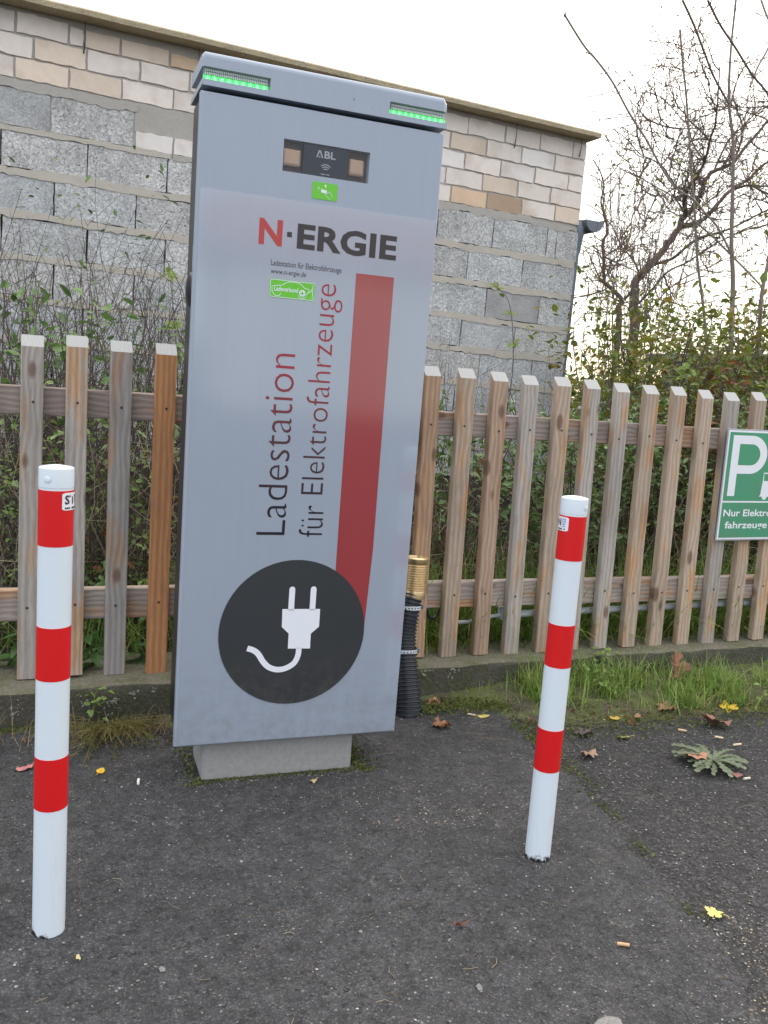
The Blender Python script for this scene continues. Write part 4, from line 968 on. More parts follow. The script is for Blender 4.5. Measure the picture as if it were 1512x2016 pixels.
# ------------------------------------------------------------------ trees and shoots
def twigs(m, p, d, L, r, depth, rg, spurs=True, upb=.1):
    n = max(3, int(L/.07)); pts = [p.copy()]; dd = d.normalized(); q = p.copy()
    for i in range(n):
        dd = (dd+Vector((rg.gauss(0, .15), rg.gauss(0, .15), rg.gauss(upb*.6, .14)))).normalized(); q = q+dd*L/n; pts.append(q.copy())
    m.tube(pts, [max(.0036, r*(1-.75*i/n)) for i in range(n+1)], 4 if r < .006 else 5, cap=False)
    if depth > 0:
        for k in range(int(L/.13)+1):
            i = rg.randrange(1, len(pts)); ax = Vector((rg.gauss(0, 1), rg.gauss(0, 1), rg.gauss(.2, .9))).normalized()
            twigs(m, pts[i], (dd*.5+ax*.9), L*rg.uniform(.3, .6), r*.6, depth-1, rg, spurs)
    if spurs:
        for k in range(int(L/.11)):
            i = rg.randrange(1, len(pts)); ax = Vector((rg.gauss(0, 1), rg.gauss(0, 1), rg.gauss(.3, .8))).normalized()
            m.tube([pts[i], pts[i]+ax*rg.uniform(.015, .05)], [r*.5+.001, .0022], 3, cap=False)
def traced_tree(name, label, cat, limbs, mat, twmat, seed, twl, dens, twr, depth=1, group=None):
    rg = random.Random(seed); base = Vector(limbs[0][0][0]); base.z = .08
    root = thing(name, label, cat, tuple(base), group=group); tw = MB()
    for li, (pts, r0, r1) in enumerate(limbs):
        P_ = [Vector(p)-base for p in pts]
        if li == 0: P_ = [Vector((P_[0].x, P_[0].y, -.05))]+P_
        sp = spline(P_, 5); n = len(sp)
        sp = [v+Vector((rg.gauss(0, .35), rg.gauss(0, .35), rg.gauss(0, .35)))*(r0*.25) for v in sp]
        m = MB(); m.tube(sp, [1.3*(r0+(r1-r0)*(i/(n-1))**.8) for i in range(n)], 8 if r0 > .012 else 6)
        m.build('trunk' if li == 0 else 'branch', mat, root)
        Ltot = sum((b-a).length for a, b in zip(sp, sp[1:]))
        for k in range(int(Ltot*dens)):
            i = rg.randrange(int(n*(.45 if li == 0 else .12)), n-1); d = (sp[i+1]-sp[i]).normalized()
            ax = Vector((rg.gauss(0, 1), rg.gauss(0, 1), rg.gauss(.25, .9))).normalized()
            twigs(tw, sp[i], d*.6+ax, rg.uniform(.35, 1)*twl, twr*rg.uniform(.7, 1.2), depth, rg)
    if tw.v: tw.build('twigs', twmat, root, 'stuff')
    return root
traced_tree('bare_tree', 'leafless old tree with a dark leaning trunk behind the hedge at the right', 'tree', BARE_TREE, MAT['bark'], MAT['bark'], 11, 1.0, 3.5, .0098, 2)
traced_tree('bare_tree', 'small leafless crooked tree between the building corner and the dark leaning tree', 'tree', SMALL_TREE, MAT['bark2'], MAT['bark2'], 12, .65, 5, .0085, 2)
def sapling(label, limbs, seed):
    rg = random.Random(seed); base = Vector(limbs[0][0][0]); base.z = .08
    root = thing('sapling', label, 'sapling', tuple(base), group='tall bare shoots behind the fence'); bud = MB()
    for li, (pts, r0, r1) in enumerate(limbs):
        P_ = [Vector(p)-base for p in pts]
        if li == 0: P_ = [Vector((P_[0].x-.01, P_[0].y, -.05))]+P_
        sp = spline(P_, 8); n = len(sp)
        MB().tube(sp, [max(.0065, 1.25*r0+(1.25*r1-1.25*r0)*i/(n-1)) for i in range(n)], 8).build('stem' if li == 0 else 'shoot', MAT['sapbark'], root)
        acc = 0
        for i in range(n-1):
            acc += (sp[i+1]-sp[i]).length
            if acc > .13 and (li or i > n*.35):
                acc = 0; d = (sp[i+1]-sp[i]).normalized(); a = rg.uniform(0, 6.28)
                sd = Vector((cos(a), sin(a), 0)); sd = (sd-d*sd.dot(d)).normalized()
                for s in (1, -1):
                    L = rg.uniform(.02, .06); e = sp[i]+sd*s*L+d*L*.6
                    bud.tube([sp[i], sp[i]+sd*s*L*.6+d*L*.2, e], [.0034, .0028, .0046], 4, cap=True)
    bud.build('buds', MAT['sapbark'], root, 'stuff'); return root
sapling('thick straight bare shoot with a long side shoot arching far out to the left', SAPLING_A, 21)
sapling('thinner bare upright shoot left of the thick straight one', SAPLING_B, 22)
sapling('bare leaning shoots rising out of the frame at the right edge', SAPLING_C, 23)

# ------------------------------------------------------------------ shrubs, hedge, brambles
def shrub(name, label, cat, c, rx, ry, z0, z1, nl, size, mat, nst, smat, seed, clumps=40, group=None, elong=.5, stem_r=.006, topbias=1.0, cr=.16):
    rg = random.Random(seed); root = thing(name, label, cat, (c[0], c[1], .08), group=group)
    st = MB(); cl = []
    for k in range(clumps):
        while True:
            u = Vector((rg.uniform(-1, 1), rg.uniform(-1, 1), rg.uniform(-1, 1)))
            if u.x*u.x+u.y*u.y < 1: break
        cl.append(Vector((u.x*rx, u.y*ry, (z0+z1)/2+u.z*(z1-z0)/2-.08)))
    for k in range(nst):
        t = cl[k % len(cl)]; b = Vector((rg.uniform(-.5, .5)*rx, rg.uniform(-.5, .5)*ry, 0))
        mid = b.lerp(t, .5)+Vector((rg.gauss(0, .08), rg.gauss(0, .08), rg.gauss(.05, .06)))
        st.tube(spline([b, mid, t, t+Vector((rg.gauss(0, .1), rg.gauss(0, .1), rg.uniform(.02, .25)))], 4), [stem_r*(1-.7*i/12) for i in range(13)], 4, cap=False)
        for q in range(3):
            a = b.lerp(t, rg.uniform(.3, 1)); st.tube([a, a+Vector((rg.gauss(0, .12), rg.gauss(0, .12), rg.gauss(.08, .1)))], [stem_r*.4, .001], 3, cap=False)
    st.build('stems', smat, root)
    m = MB()
    for k in range(nl):
        t = rg.choice(cl); p = t+Vector((rg.gauss(0, cr), rg.gauss(0, cr), rg.gauss(0, cr*.8)))
        if p.z < .02: p.z = .02+rg.random()*.1
        d = Vector((rg.gauss(0, 1), rg.gauss(0, 1), rg.gauss(.15, .6))); nn = Vector((rg.gauss(0, .5), rg.gauss(0, .5), 1))
        L = size*rg.uniform(.6, 1.3); m.leaf(p, d, nn, L, L*elong*rg.uniform(.8, 1.2), .25, rg.uniform(0, .5))
    m.build('foliage', mat, root, 'stuff'); return root
G1 = 'hedge shrubs beyond the fence on the right'
for i, (x, y, rx, ry, z1, nl, sz, mt, lb) in enumerate((
    (3.05, 4.25, .45, .5, 1.62, 3000, .05, 'hedge', 'leafy green shrub directly right of the building downpipe'),
    (4.35, 5.5, .8, .6, 1.85, 4200, .055, 'hedge', 'yellow-green autumn shrub in front of the small crooked tree'),
    (3.65, 4.5, .55, .45, 1.55, 3400, .05, 'hedge', 'dense green shrub behind the fence below the leaning tree'),
    (5.5, 5.8, .9, .6, 1.98, 4600, .06, 'hedge', 'bushy olive shrub below the trunk fork of the leaning tree'),
    (4.4, 4.55, .6, .45, 1.70, 3600, .052, 'hedge', 'autumn shrub around the foot of the tall straight shoots'),
    (5.3, 4.8, .6, .5, 1.82, 3400, .055, 'hedge', 'autumn shrub at the right edge behind the parking sign'))):
    shrub('hedge_shrub', lb, 'shrub', (x, y), rx, ry, .15, z1, nl, sz, MAT[mt], 60, MAT['cane_dark'], 100+i, 60, G1, .5, .007)
# a sparser yellow fringe standing taller than the hedge
shrub('hedge_shrub', 'thin tall yellow-leaved shrub rising above the hedge right of the straight shoots', 'shrub', (5.0, 5.0), .75, .4, 1.4, 2.9, 420, .045, MAT['hedge'], 70, MAT['cane'], 131, 50, G1, .5, .005, cr=.12)
shrub('hedge_shrub', 'thin twiggy shrub with few leaves beside the downpipe', 'shrub', (4.3, 6.2), .55, .4, 1.3, 3.2, 260, .04, MAT['hedge'], 90, MAT['cane'], 132, 60, G1, .5, .004, cr=.1)
shrub('withered_shrub', 'withered rust-brown shrub between the hedge and the fence', 'shrub', (3.35, 3.9), .3, .25, .9, 1.38, 160, .06, MAT['dead'], 30, MAT['cane'], 133, 14, None, .5, .004, cr=.08)
shrub('withered_shrub', 'rust-brown withered leaves right behind the pickets next to the parking sign', 'shrub', (4.2, 3.75), .3, .2, .9, 1.3, 240, .06, MAT['dead'], 30, MAT['cane'], 134, 14, None, .5, .004, cr=.08)
m = MB(); rg = random.Random(140)
for k in range(16000):
    x = rg.uniform(3.5, 22); y = 10+rg.gauss(0, .5)+.15*x; h = 1.35+.35*noise.noise(Vector((x*.9, 0, 3)))
    p = Vector((x, y, h*rg.random()**.7+.05)); L = rg.uniform(.07, .14)
    m.leaf(p, Vector((rg.gauss(0, 1), rg.gauss(0, 1), rg.gauss(.1, .6))), Vector((rg.gauss(0, .5), rg.gauss(0, .5), 1)), L, L*.6)
m.build('far_hedge', MAT['hedge'], None, 'stuff')
# low shed roof beyond
sh = thing('shed', 'low grey shed with a flat dark roof beyond the hedge at the right edge', 'shed', (17.4, 15.5, 0), (0, 0, radians(6)))
MB().bbox(-3.4, 3.4, 0, 3, 0, 2.12, .02).build('wall', plain('shed_wall', (.16, .145, .13), .9, .1, 12), sh)
m = MB(); m.bbox(-3.7, 3.7, -.4, 3.3, 2.14, 2.34, .02); m.build('roof', plain('shed_roof', (.15, .14, .135), .9, .15, 9), sh)
MB().bbox(-1.2, .2, -.02, .05, .9, 1.8, .01).build('window', MAT['blackplastic'], sh)

# shrubs seen through the pickets
G2 = 'low shrubs growing behind the pickets'
for i, (x, y, rx, ry, z0, z1, nl, sz, mt, lb) in enumerate((
    (.22, 3.55, .20, .18, .25, 1.02, 900, .032, 'privet', 'small-leaved green shrub showing between the third and fourth pickets from the left'),
    (-.12, 3.5, .22, .2, .2, .95, 700, .032, 'privet', 'small-leaved shrub between the two leftmost pickets'),
    (.02, 4.1, .45, .25, .95, 1.42, 230, .06, 'ivy', 'broad-leaved bramble bush showing above the leftmost pickets'),
    (.62, 4.3, .3, .25, .9, 1.30, 180, .05, 'ivy', 'bramble bush above the orange picket beside the station'),
    (1.72, 3.6, .35, .25, .45, 1.02, 900, .04, 'ivy', 'dark green bush behind the pickets right of the cable hose'),
    (2.35, 3.65, .5, .3, .35, 1.02, 2200, .036, 'ivy', 'dense dark bush behind the pickets right of the right bollard'),
    (3.1, 3.75, .55, .35, .35, 1.15, 2400, .036, 'ivy', 'dense green bush behind the pickets beside the parking sign'),
    (3.9, 3.9, .5, .35, .3, 1.2, 1800, .04, 'ivy', 'green bush half hidden behind the parking sign'))):
    shrub('low_shrub', lb, 'shrub', (x, y), rx, ry, z0, z1, nl, sz, MAT[mt], 34, MAT['cane_dark'], 200+i, 26, G2, .55, .004, cr=.09)
# dark tangle of bramble canes in front of the wall
def canes(m, n, xr, yr, hr, rr_, rg, arch=.5):
    for k in range(n):
        x = rg.uniform(*xr); y = rg.uniform(*yr); h = rg.uniform(*hr); a = rg.uniform(0, 6.28); w = rg.uniform(.1, arch)
        p = [Vector((x, y, .06))]; q = p[0]
        for j in range(1, 7):
            t_ = j/6; p.append(Vector((x+cos(a)*w*t_**1.6+rg.gauss(0, .034), y+sin(a)*w*.5*t_**1.6, .06+h*(t_-.25*t_**3*rg.uniform(0, 1.4)))))
        r = rg.uniform(*rr_); m.tube(p, [r*(1-.75*j/6) for j in range(7)], 4, cap=False)
        for j in range(3):
            b = p[rg.randrange(2, 7)]; m.tube([b, b+Vector((rg.gauss(0, .1), rg.gauss(0, .08), rg.gauss(.08, .1)))], [r*.45, .0008], 3, cap=False)
rg = random.Random(300); m = MB()
canes(m, 430, (-1.0, 1.1), (3.6, 5.0), (.5, 1.5), (.0026, .005), rg, .8)
canes(m, 330, (-.7, 1.0), (4.3, 5.7), (1.2, 2.0), (.0028, .005), rg, .9)
canes(m, 55, (-.6, 1.1), (4.6, 5.7), (1.7, 2.15), (.0026, .0042), rg, .8)
canes(m, 480, (1.1, 4.2), (3.75, 4.7), (.4, 1.0), (.0022, .004), rg, .6)
canes(m, 70, (1.6, 2.9), (4.6, 5.6), (.9, 1.5), (.002, .0034), rg, .4)
m.build('bramble_thicket', MAT['cane_dark'], None, 'stuff')
m = MB()
rgc = random.Random(311); mc = MB(); canes(mc, 190, (-.9, 1.0), (3.4, 3.9), (.4, 1.3), (.002, .0035), rgc, .8); canes(mc, 190, (1.1, 4.0), (3.4, 3.8), (.4, 1.0), (.002, .0035), rgc, .8); mc.build('pale_dry_canes', plain('pale_cane', (.33, .27, .19), .8, .2), None, 'stuff')
for k in range(900):  # withered tangle low in the thicket
    x = rg.uniform(-1, 4.3); y = rg.uniform(3.4, 5.0); p = Vector((x, y, rg.uniform(.1, .95)))
    m.leaf(p, Vector((rg.gauss(0, 1), rg.gauss(0, 1), rg.gauss(-.2, .6))), Vector((rg.gauss(0, 1), rg.gauss(0, 1), 1)), rg.uniform(.03, .07), rg.uniform(.015, .035))
for k in range(330):  # scraps of leaf drifted along the kerb
    x = rg.uniform(-.3, 3.2); y = (2.80 if x < 1.5 else 2.62)+rg.gauss(0, .05); z = max(.008, verge_z(x, y)+.004) if x > 1.4 else .016
    m.leaf(Vector((x, y, z)), Vector((rg.gauss(0, 1), rg.gauss(0, 1), rg.gauss(.1, .25))), Vector((rg.gauss(0, .6), rg.gauss(0, .6), 1)), rg.uniform(.008, .026), rg.uniform(.006, .016), .5, .6)
m.build('withered_litter', MAT['dead'], None, 'stuff')
m = MB()
for k in range(3200):  # scattered small leaves on the canes
    if rg.random() < .55: x, y, z = rg.uniform(-.9, 1.1), rg.uniform(3.5, 5.5), .12+1.25*rg.random()**1.4
    else: x, y, z = rg.uniform(1.1, 4.3), rg.uniform(3.45, 4.6), rg.uniform(.15, .9)
    m.leaf(Vector((x, y, z)), Vector((rg.gauss(0, 1), rg.gauss(0, 1), rg.gauss(0, .5))), Vector((rg.gauss(0, .5), rg.gauss(0, .5), 1)), rg.uniform(.025, .055), rg.uniform(.015, .03))
for k in range(150):
    x, y, z = rg.uniform(-.7, 1.0), rg.uniform(4.5, 5.7), rg.uniform(1.4, 2.3)
    m.leaf(Vector((x, y, z)), Vector((rg.gauss(0, 1), rg.gauss(0, 1), rg.gauss(0, .5))), Vector((rg.gauss(0, .5), rg.gauss(0, .5), 1)), rg.uniform(.03, .055), rg.uniform(.014, .024))
m.build('bramble_leaves', MAT['ivy'], None, 'stuff')
# young bright green shoots seen against the wall
def shoot(label, pts, leaves, seed, size=.06):
    rg = random.Random(seed); b = Vector(pts[0]); root = thing('green_shoot', label, 'plant', tuple(b))
    sp = spline([Vector(p)-b for p in pts], 6); MB().tube(sp, [.0045*(1-.6*i/len(sp)) for i in range(len(sp))], 5).build('stem', MAT['cane'], root)
    for f, n in leaves:
        q = sp[int(f*(len(sp)-1))]
        for k in range(n):
            d = Vector((rg.gauss(0, 1), rg.gauss(0, .6), rg.gauss(.2, .5))); L = size*rg.uniform(.7, 1.2)
            MB().leaf(q, d, Vector((rg.gauss(0, .4), -.6, 1)), L, L*.5, .2, .3).build('leaf', MAT['bright'], root)
shoot('young shoot with bright leaves rising against the right part of the block wall', [(2.72, 5.2, .1), (2.74, 5.2, .9), (2.76, 5.2, 1.35), (2.70, 5.2, 1.72), (2.60, 5.2, 1.83)], ((1, 6), (.72, 5), (.60, 4)), 401)
shoot('young shoot with yellow-green leaves standing beside the left edge of the charging station', [(.50, 4.4, .1), (.52, 4.4, .9), (.50, 4.4, 1.30), (.46, 4.4, 1.62)], ((1, 7), (.75, 7), (.62, 6), (.5, 5)), 402, .055)
shoot('bright shoot with pointed leaves behind the pickets right of the building corner', [(2.95, 3.75, .1), (2.96, 3.75, .8), (2.97, 3.75, 1.22), (3.0, 3.75, 1.36)], ((1, 6), (.85, 6), (.75, 6), (.62, 5)), 403, .06)
shoot('leggy shoot with pointed yellow-green leaves below the leaning tree', [(3.55, 3.85, .1), (3.55, 3.85, .8), (3.58, 3.85, 1.15), (3.62, 3.85, 1.30)], ((1, 6), (.85, 6), (.7, 6)), 404, .06)

# ------------------------------------------------------------------ grass
def grass(name, n, fx, mat, seed, L, w, dens=None):
    rg = random.Random(seed); m = MB()
    for k in range(n):
        x, y, z = fx(rg); a = rg.uniform(0, 6.28); tl = rg.uniform(.05, .9)
        m.blade(Vector((x, y, z)), Vector((cos(a)*tl, sin(a)*tl, 1)), rg.uniform(*L), rg.uniform(*w), rg.uniform(.1, .9))
    return m.build(name, mat, None, 'stuff')
def back(rg):
    c = rg.random(); x = rg.uniform(1.1, 3.6); y = rg.uniform(3.16, 3.55); return x, y, .08
grass('tall_grass', 4600, back, MAT['grass'], 501, (.16, .55), (.006, .012))
def back2(rg): return rg.uniform(-.5, .8), rg.uniform(3.22, 3.9), .08
grass('tall_grass', 800, back2, MAT['grass'], 502, (.14, .42), (.004, .008))
tufts = [(random.Random(i*7+1).uniform(1.68, 3.3), random.Random(i*7+2).uniform(2.64, 2.96)) for i in range(42)]
def front(rg):
    c = rg.choice(tufts); x = rg.gauss(c[0], .038); y = min(2.99, rg.gauss(c[1], .028)); return x, y, verge_z(x, y)-.004
grass('verge_grass', 2700, front, MAT['grass'], 503, (.04, .165), (.003, .0065))
def front2(rg): x = rg.uniform(1.4, 3.4); y = 2.62+.33*rg.random()**.6; return x, y, verge_z(x, y)-.004
grass('verge_grass', 800, front2, MAT['grass'], 504, (.02, .07), (.002, .004))
def top(rg): x = rg.uniform(1.35, 3.4); return x, 3.0+.04*x+rg.uniform(.0, .2), .12
grass('kerb_grass', 700, top, MAT['grass'], 505, (.05, .2), (.003, .006))
def dry(rg): return rg.gauss(1.52, .13), rg.uniform(3.5, 3.9), rg.uniform(.15, .45)
grass('dry_grass', 420, dry, MAT['straw'], 506, (.25, .6), (.003, .006))
def dry2(rg): x = rg.uniform(-.25, .5); return x, 2.73+rg.gauss(0, .03), .012
grass('dry_grass', 130, dry2, MAT['straw'], 507, (.05, .16), (.002, .0035))
# moss cushions along the kerb, plinth and patch edge
rg = random.Random(520); m = MB()
def moss(n, f, s=(.006, .014)):
    for k in range(n):
        x, y, z = f(); L = rg.uniform(*s)
        m.leaf(Vector((x, y, z)), Vector((rg.gauss(0, .7), rg.gauss(0, .7), rg.uniform(.2, 1))), Vector((rg.gauss(0, 1), rg.gauss(0, 1), .3)), L, L*.6)
moss(700, lambda: (rg.uniform(.37, .90), 2.395-abs(rg.gauss(0, .012)), .004), (.004, .010))
moss(420, lambda: (.860+abs(rg.gauss(0, .035)), rg.uniform(2.36, 2.72), .005))
moss(200, lambda: (.385-abs(rg.gauss(0, .03)), rg.uniform(2.36, 2.72), .005))
moss(1300, lambda: (rg.uniform(1.2, 1.6), 2.80+rg.gauss(0, .04), .015))
moss(2200, lambda: (rg.uniform(1.5, 3.2), 2.56+rg.gauss(0, .07), .008))
moss(220, lambda: (rg.gauss(1.54, .02), rg.uniform(2.1, 2.6), .004))
moss(45, lambda: (rg.gauss(1.50, .012), rg.gauss(2.0, .05), .004)); moss(35, lambda: (rg.gauss(1.46, .012), rg.gauss(1.78, .03), .004)); moss(25, lambda: (rg.gauss(1.40, .01), rg.gauss(1.5, .03), .004))
moss(500, lambda: (rg.uniform(-.3, .32), 2.845+rg.gauss(0, .015), .01))
m.build('moss', MAT['mossleaf'], None, 'stuff')

# ------------------------------------------------------------------ single plants
def big_leaf(L, Wd, mat, parent, name='leaf', serr=0.0, fold=.2, bend=.25):
    """a broad toothed leaf lying along +x, base at the origin"""
    n = 7; vs = []; fs = []
    for i in range(n+1):
        t_ = i/n; w = Wd*.5*(sin(pi*min(1, t_**.62)))**.8*(1 if i < n else 0)*(1-serr*(i % 2)); z = -bend*L*t_*t_
        vs += [(L*t_, w, z+fold*w), (L*t_, 0, z), (L*t_, -w, z+fold*w)]
    for i in range(n):
        o = 3*i; fs += [(o, o+1, o+4, o+3), (o+1, o+2, o+5, o+4)]
    return MB().add(vs, fs, 0, True).build(name, mat, parent)
def nettle(label, x, y, h, seed, size, leaves=12):
    rg = random.Random(seed); root = thing('nettle', label, 'nettle', (x, y, .09), group='nettles below the left pickets')
    lean = Vector((rg.gauss(0, .06), -abs(rg.gauss(.05, .03)), h)); sp = spline([Vector((0, 0, 0)), lean*.5+Vector((.01, 0, 0)), lean], 5)
    MB().tube(sp, [.004*(1-.5*i/len(sp)) for i in range(len(sp))], 6).build('stem', MAT['nettle'], root)
    l0 = big_leaf(size, size*.55, MAT['nettle'], root, serr=.16)
    a = rg.uniform(0, 6)
    for k in range(leaves):
        o = l0 if k == 0 else copy_part(l0, root)
        f = .25+.75*k/leaves; o.location = sp[int(f*(len(sp)-1))]; a += 2.4+rg.gauss(0, .3)
        s = (1.1-.5*f)*rg.uniform(.85, 1.2); o.scale = (s, s, s); o.rotation_euler = (rg.gauss(0, .25), rg.uniform(-.1, .45), a)
nettle('nettle with drooping leaves low between the first and second pickets', -.03, 3.14, .22, 601, .085, 12)
nettle('nettle hanging over the kerb between the second and third pickets', .115, 3.09, .20, 602, .09, 13)
nettle('nettle with broad leaves between the third picket and the orange one', .26, 3.15, .24, 603, .085, 13)
nettle('nettle at the left edge of the picture beside the leftmost picket', -.19, 3.14, .26, 604, .10, 12)
nettle('tall nettle between second and third pickets behind the lower rail', .12, 3.28, .42, 605, .07, 14)
def lobed(L, Wd, n, mat, parent, name='leaf'):
    vs = [(0, 0, 0)]; fs = []
    for i in range(n*2+1):
        t_ = (i+.5)/(n*2+1); w = Wd*.5*(.35+.65*t_)*(1 if i % 2 == 0 else .42)*(1 if t_ < .9 else .6); z = .10*L*sin(pi*t_)
        vs += [(L*t_, w, z+.12*w), (L*t_, 0, z), (L*t_, -w, z+.12*w)]
    vs.append((L, 0, 0)); k = n*2+1
    fs += [(0, 2, 1), (0, 3, 2)]
    for i in range(k-1):
        o = 1+3*i; fs += [(o, o+1, o+4, o+3), (o+1, o+2, o+5, o+4)]
    o = 1+3*(k-1); fs += [(o, o+1, len(vs)-1), (o+1, o+2, len(vs)-1)]
    return MB().add(vs, fs, 0, False).build(name, mat, parent)
ro = thing('rosette_weed', 'flat grey-green weed rosette growing on the asphalt at the right', 'weed', (2.035, 2.185, .008))
l0 = lobed(.15, .046, 5, MAT['dandelion'], ro)
for k in range(36):
    o = l0 if k == 0 else copy_part(l0, ro); s = rnd.uniform(.4, .95); o.scale = (s, s*rnd.uniform(.8, 1.2), s)
    o.rotation_euler = (rnd.gauss(0, .15), rnd.uniform(-.12, .06), k*2.4+rnd.gauss(0, .2)); o.location = (0, 0, .004+.0015*k/4)
ht = thing('horsetail_tuft', 'dry brownish horsetail tuft on the asphalt just right of the left bollard', 'weed', (.135, 2.765, .01))
m = MB(); rg = random.Random(610)
for k in range(60):
    a = rg.uniform(pi*.95, pi*2.15); L = rg.uniform(.10, .24); d = Vector((cos(a), sin(a)*.75, rg.uniform(.35, 1.1))).normalized(); q = Vector((rg.gauss(0, .02), rg.gauss(0, .015), 0)); pts = [q.copy()]
    for j in range(6):
        q = q+d*L/6; d = (d-Vector((0, 0, .24))).normalized(); q.z = max(q.z, .004); pts.append(q.copy())
        if j > 0:
            for s in range(4):
                e = Vector((rg.gauss(0, 1), rg.gauss(0, 1), rg.gauss(.1, .5))).normalized()*rg.uniform(.012, .03)+d*.015; m.tube([q, q+e], [.0008, .0005], 3, cap=False)
    m.tube(pts, [.0014*(1-.5*j/6) for j in range(7)], 4, cap=False)
m.build('stems', MAT['horsetail'], ht)
cl = thing('clover_plant', 'small clover-like plant growing out of the kerb left of the charging station', 'plant', (.105, 2.86, .035))
MB().tube([(0, .004, 0), (0, -.012, .05), (.01, -.018, .10)], .0015, 4).build('stem', MAT['privet'], cl)
l0 = big_leaf(.026, .02, MAT['privet'], cl, fold=.15)
for k in range(26):
    o = l0 if k == 0 else copy_part(l0, cl); o.location = (rnd.gauss(.005, .028), -.016+rnd.gauss(0, .006), rnd.uniform(.0, .11)); o.rotation_euler = (rnd.gauss(0, .4), rnd.uniform(-.3, .5), rnd.uniform(0, 6.28)); s = rnd.uniform(.6, 1.1); o.scale = (s, s, s)
for lb, x, y in (('small-leaved plant in the verge grass right of the right bollard', 2.02, 2.80), ('small round-leaved plant at the right end of the verge', 2.72, 2.62), ('low leafy plant on top of the kerb among the verge grass', 2.12, 2.93)):
    r_ = thing('verge_plant', lb, 'plant', (x, y, verge_z(x, y))); l0 = big_leaf(.03, .021, MAT['privet'], r_, fold=.15)
    MB().tube([(0, 0, 0), (.004, 0, .05), (0, .005, .09)], .0016, 4).build('stem', MAT['privet'], r_)
    for k in range(30):
        o = l0 if k == 0 else copy_part(l0, r_); o.location = (rnd.gauss(0, .04), rnd.gauss(0, .03), rnd.uniform(.02, .11)); o.rotation_euler = (rnd.gauss(0, .3), rnd.uniform(-.3, .4), rnd.uniform(0, 6.28)); s = rnd.uniform(.6, 1.1); o.scale = (s, s, s)

# ------------------------------------------------------------------ fallen leaves and cigarette ends
def dead_leaf(kind, size, col, curl, seed):
    rg = random.Random(seed); n = 40 if kind == 'maple' else 22; out = []
    for i in range(n):
        a = 2*pi*i/n
        if kind == 'maple': r = .5*(.55+.45*abs(cos(2.5*a))**.8)*(1+.12*((i % 2)*2-1)*.6)
        elif kind == 'oak': r = .5*(.62+.38*abs(cos(a)))*(1+.16*cos(7*a))
        else: r = .5*sqrt(1/((cos(a))**2+(sin(a)/.62)**2))*(1+rg.gauss(0, .02))
        out.append((r*cos(a), r*sin(a)))
    def zz(x, y): return .6*curl*(x*x*1.3-y*y*.9+.5*noise.noise(Vector((x*4, y*4, seed))))
    vs = [(0, 0, zz(0, 0))]+[(x*.5, y*.5, zz(x*.5, y*.5)) for x, y in out]+[(x, y, zz(x, y)) for x, y in out]
    fs = [(0, 1+i, 1+(i+1) % n) for i in range(n)]+[(1+i, 1+n+i, 1+n+(i+1) % n, 1+(i+1) % n) for i in range(n)]
    m = MB().add([(x*size, y*size, z*size) for x, y, z in vs], fs, 0, True)
    m.tube([(-.45*size, 0, zz(-.45, 0)*size), (-.62*size, .03*size, zz(-.5, 0)*size+.002), (-.75*size, .02*size, zz(-.5, 0)*size)], .0009, 4)
    o = m.build('fallen_leaf', plain('fallen_leaf', col, .65, .22, 55)); return o, -min(v[2] for v in vs)*size
FL = [(-.09, 2.564, 'oval', .052, (.42, .16, .15), .5, 'pinkish fallen leaf touching the left side of the left bollard'),
 (.116, 2.504, 'oval', .036, (.60, .36, .02), .4, 'bright yellow fallen leaf on the asphalt right of the left bollard'),
 (.245, 2.79, 'oak', .07, (.24, .11, .08), .5, 'reddish brown fallen leaf at the kerb beside the left edge of the station'),
 (1.315, 2.845, 'oak', .06, (.25, .12, .06), .7, 'small brown leaf at the foot of the kerb right of the cable hose'),
 (1.255, 2.645, 'maple', .07, (.23, .10, .05), .9, 'crumpled brown leaf on the asphalt in front of the cable hose'),
 (1.45, 2.705, 'oval', .045, (.50, .42, .13), .3, 'pale yellow half-round leaf left of the right bollard'),
 (2.20, 2.64, 'maple', .085, (.30, .16, .09), .8, 'large tan maple leaf at the front of the verge grass'),
 (1.943, 2.604, 'oval', .045, (.46, .32, .06), .5, 'small yellow leaf at the verge edge right of the right bollard'),
 (2.036, 2.593, 'oval', .042, (.26, .16, .09), .7, 'small brown leaf beside the small yellow one at the verge edge'),
 (2.485, 2.62, 'maple', .075, (.52, .36, .03), .4, 'yellow maple leaf in the grass near the right edge'),
 (2.30, 2.48, 'oak', .10, (.22, .10, .07), .9, 'long curled reddish brown leaf on the asphalt above the rosette weed'),
 (1.867, 2.44, 'oval', .05, (.44, .40, .14), .3, 'yellow-green leaf on the asphalt below the verge'),
 (1.652, 2.332, 'oak', .065, (.30, .19, .12), .8, 'curled light brown leaf right of the right bollard'),
 (1.74, 2.50, 'maple', .07, (.075, .055, .055), .5, 'dark grey-brown leaf on the asphalt right behind the right bollard'),
 (1.451, 1.489, 'maple', .045, (.58, .50, .15), .4, 'pale yellow leaf alone on the asphalt at lower right'),
 (1.985, 2.205, 'oak', .07, (.36, .18, .11), .5, 'orange-brown leaf lying on the rosette weed'),
 (2.05, 2.105, 'oak', .05, (.26, .11, .10), .7, 'reddish leaf under the front edge of the rosette weed'),
 (.705, 2.325, 'oval', .024, (.48, .34, .17), .8, 'tiny tan leaf in front of the plinth'),
 (.045, 1.672, 'oval', .014, (.50, .42, .20), .9, 'tiny pale scrap of leaf in front of the left bollard')]
